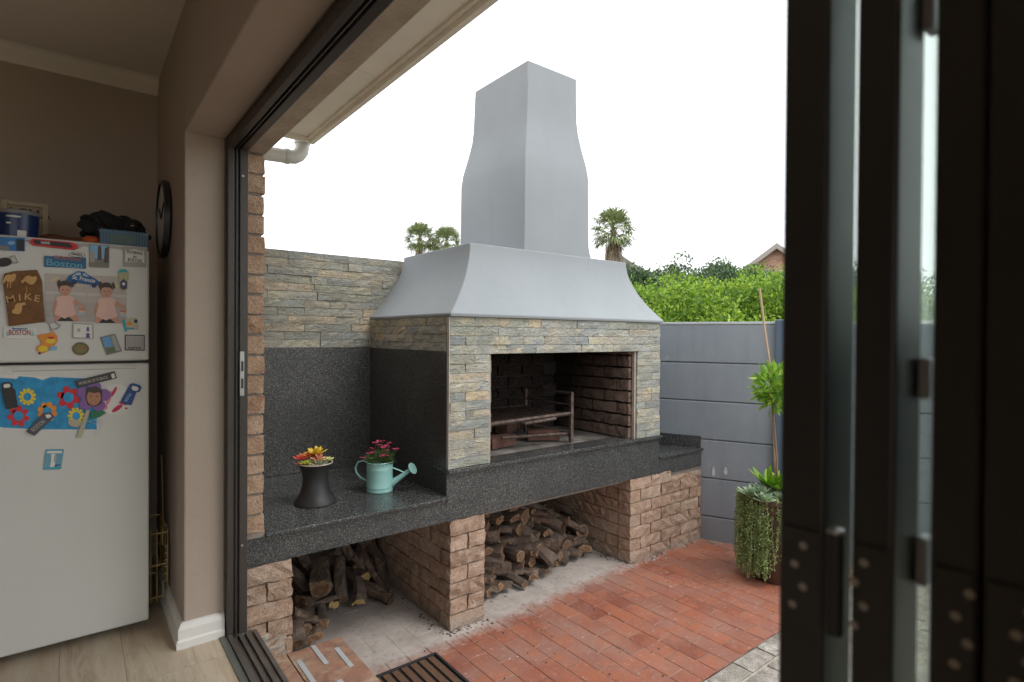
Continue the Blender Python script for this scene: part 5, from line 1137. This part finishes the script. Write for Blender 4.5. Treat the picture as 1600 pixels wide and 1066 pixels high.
# clock on the side wall
ca = at(268, 345, 0, IW-.02); cc = Vector((IW-.002, 3.01, ca.z+.055))
cl = thing('wall_clock', cc, 'round black-rimmed wall clock seen edge-on above the fridge', 'clock')
def disc(prof, c, n=40):
    g = G(); g.lathe(prof, (0, 0, 0), n, caps=(False, False)); g.v = [(c.x-z, c.y+x, c.z+y) for x, y, z in g.v]; return g
build('rim', disc([(.0, 0), (.17, 0), (.176, .008), (.174, .026), (.160, .028), (.158, .018), (.0, .018)], cc), simple('black_clock_plastic', (.02, .02, .02), .35), cl, smooth=40)
build('face', disc([(0, .0185), (.157, .0185), (.157, .0195), (0, .0195)], cc), simple('clock_face', (.6, .62, .62), .3), cl)
for an, L in ((40, .09), (150, .12)):
    g = G(); a = R(an); g.tube([(cc.x-.022, cc.y, cc.z), (cc.x-.022, cc.y+L*math.cos(a), cc.z+L*math.sin(a))], .003, 4); build('hand', g, K, cl)
# gold wire rack between fridge and wall
wr = thing('wire_rack', (.318, 2.9, FZ), 'gold wire rack standing in the gap between fridge and wall', 'rack')
M_gold = simple('brass_wire', (.62, .46, .20), .35, .6)
def wire(pts, r=.003): g = G(); g.tube(pts, r, 6); return g
for z in (.42, .56, .70):
    build('wire', wire([(.27, 2.90, z), (.335, 2.90, z), (.335, 3.2, z), (.27, 3.2, z), (.27, 2.90, z)]), M_gold, wr)
for yy in (2.90, 2.98, 3.06, 3.14): build('wire', wire([(.335, yy, .40), (.335, yy, .72)]), M_gold, wr)
for x in (.272, .295): build('wire', wire([(x, 2.9, .40), (x, 2.9, .72)]), M_gold, wr)
build('wire', wire([(.330, 2.86, .42), (.318, 2.86, .42), (.312, 2.86, .50), (.330, 2.86, .50), (.330, 2.86, .66), (.312, 2.86, .66), (.312, 2.86, .74), (.330, 2.86, .74)]), M_gold, wr)
build('wire', wire([(.325, 2.95, .72), (.325, 3.02, 1.02)], .0025), M_gold, wr)
for k in range(6): build('wire', wire([(.325, 2.86, .40+.03*k+.1), (.325, 2.89, .395+.03*k+.1)]), M_gold, wr)

# ------------------------------------------------------------------ small litter on the paving
g = G()
for i in range(260):
    k = random.random()
    if k < .35: x, y = 1.565-random.expovariate(60), random.uniform(2.55, 3.4)
    elif k < .5: x, y = random.uniform(1.56, 1.84), 2.54-random.expovariate(45)
    elif k < .75: x, y = 3.035-random.expovariate(50), random.uniform(2.55, 3.2)
    else: x = random.uniform(3.02, 3.8); y = 2.535-random.expovariate(50)
    r = random.uniform(.003, .011); g.rings([[(x+r*q*math.cos(a+i), y+r*q*math.sin(a+i), z) for a in (0, 1.3, 2.6, 3.9, 5.1)] for q, z in ((1, 0), (.7, r*.45))], mi=random.randint(0, 1))
build('cement_crumbs', g, [simple('cement_lump', (.40, .36, .32), .95), simple('dark_lump', (.13, .10, .08), .95)], kind='stuff')
g = G()
for i in range(110):
    x, y = random.uniform(1.3, 3.7), random.uniform(1.5, 2.7); r = random.uniform(.002, .006); a = random.uniform(0, 6)
    pts = [(x+r*math.cos(a+k*1.26)*random.uniform(.6, 1.3), y+r*math.sin(a+k*1.26)*random.uniform(.5, 1.1)) for k in range(5)]
    g.rings([[(u, v, z) for u, v in pts] for z in (.0, .0025)], mi=i % 3)
build('leaf_litter', g, [simple('chalk_chip', (.55, .5, .42), .9), simple('dry_leaf', (.22, .17, .06), .9), simple('dark_crumb', (.06, .045, .035), .9)], kind='stuff')
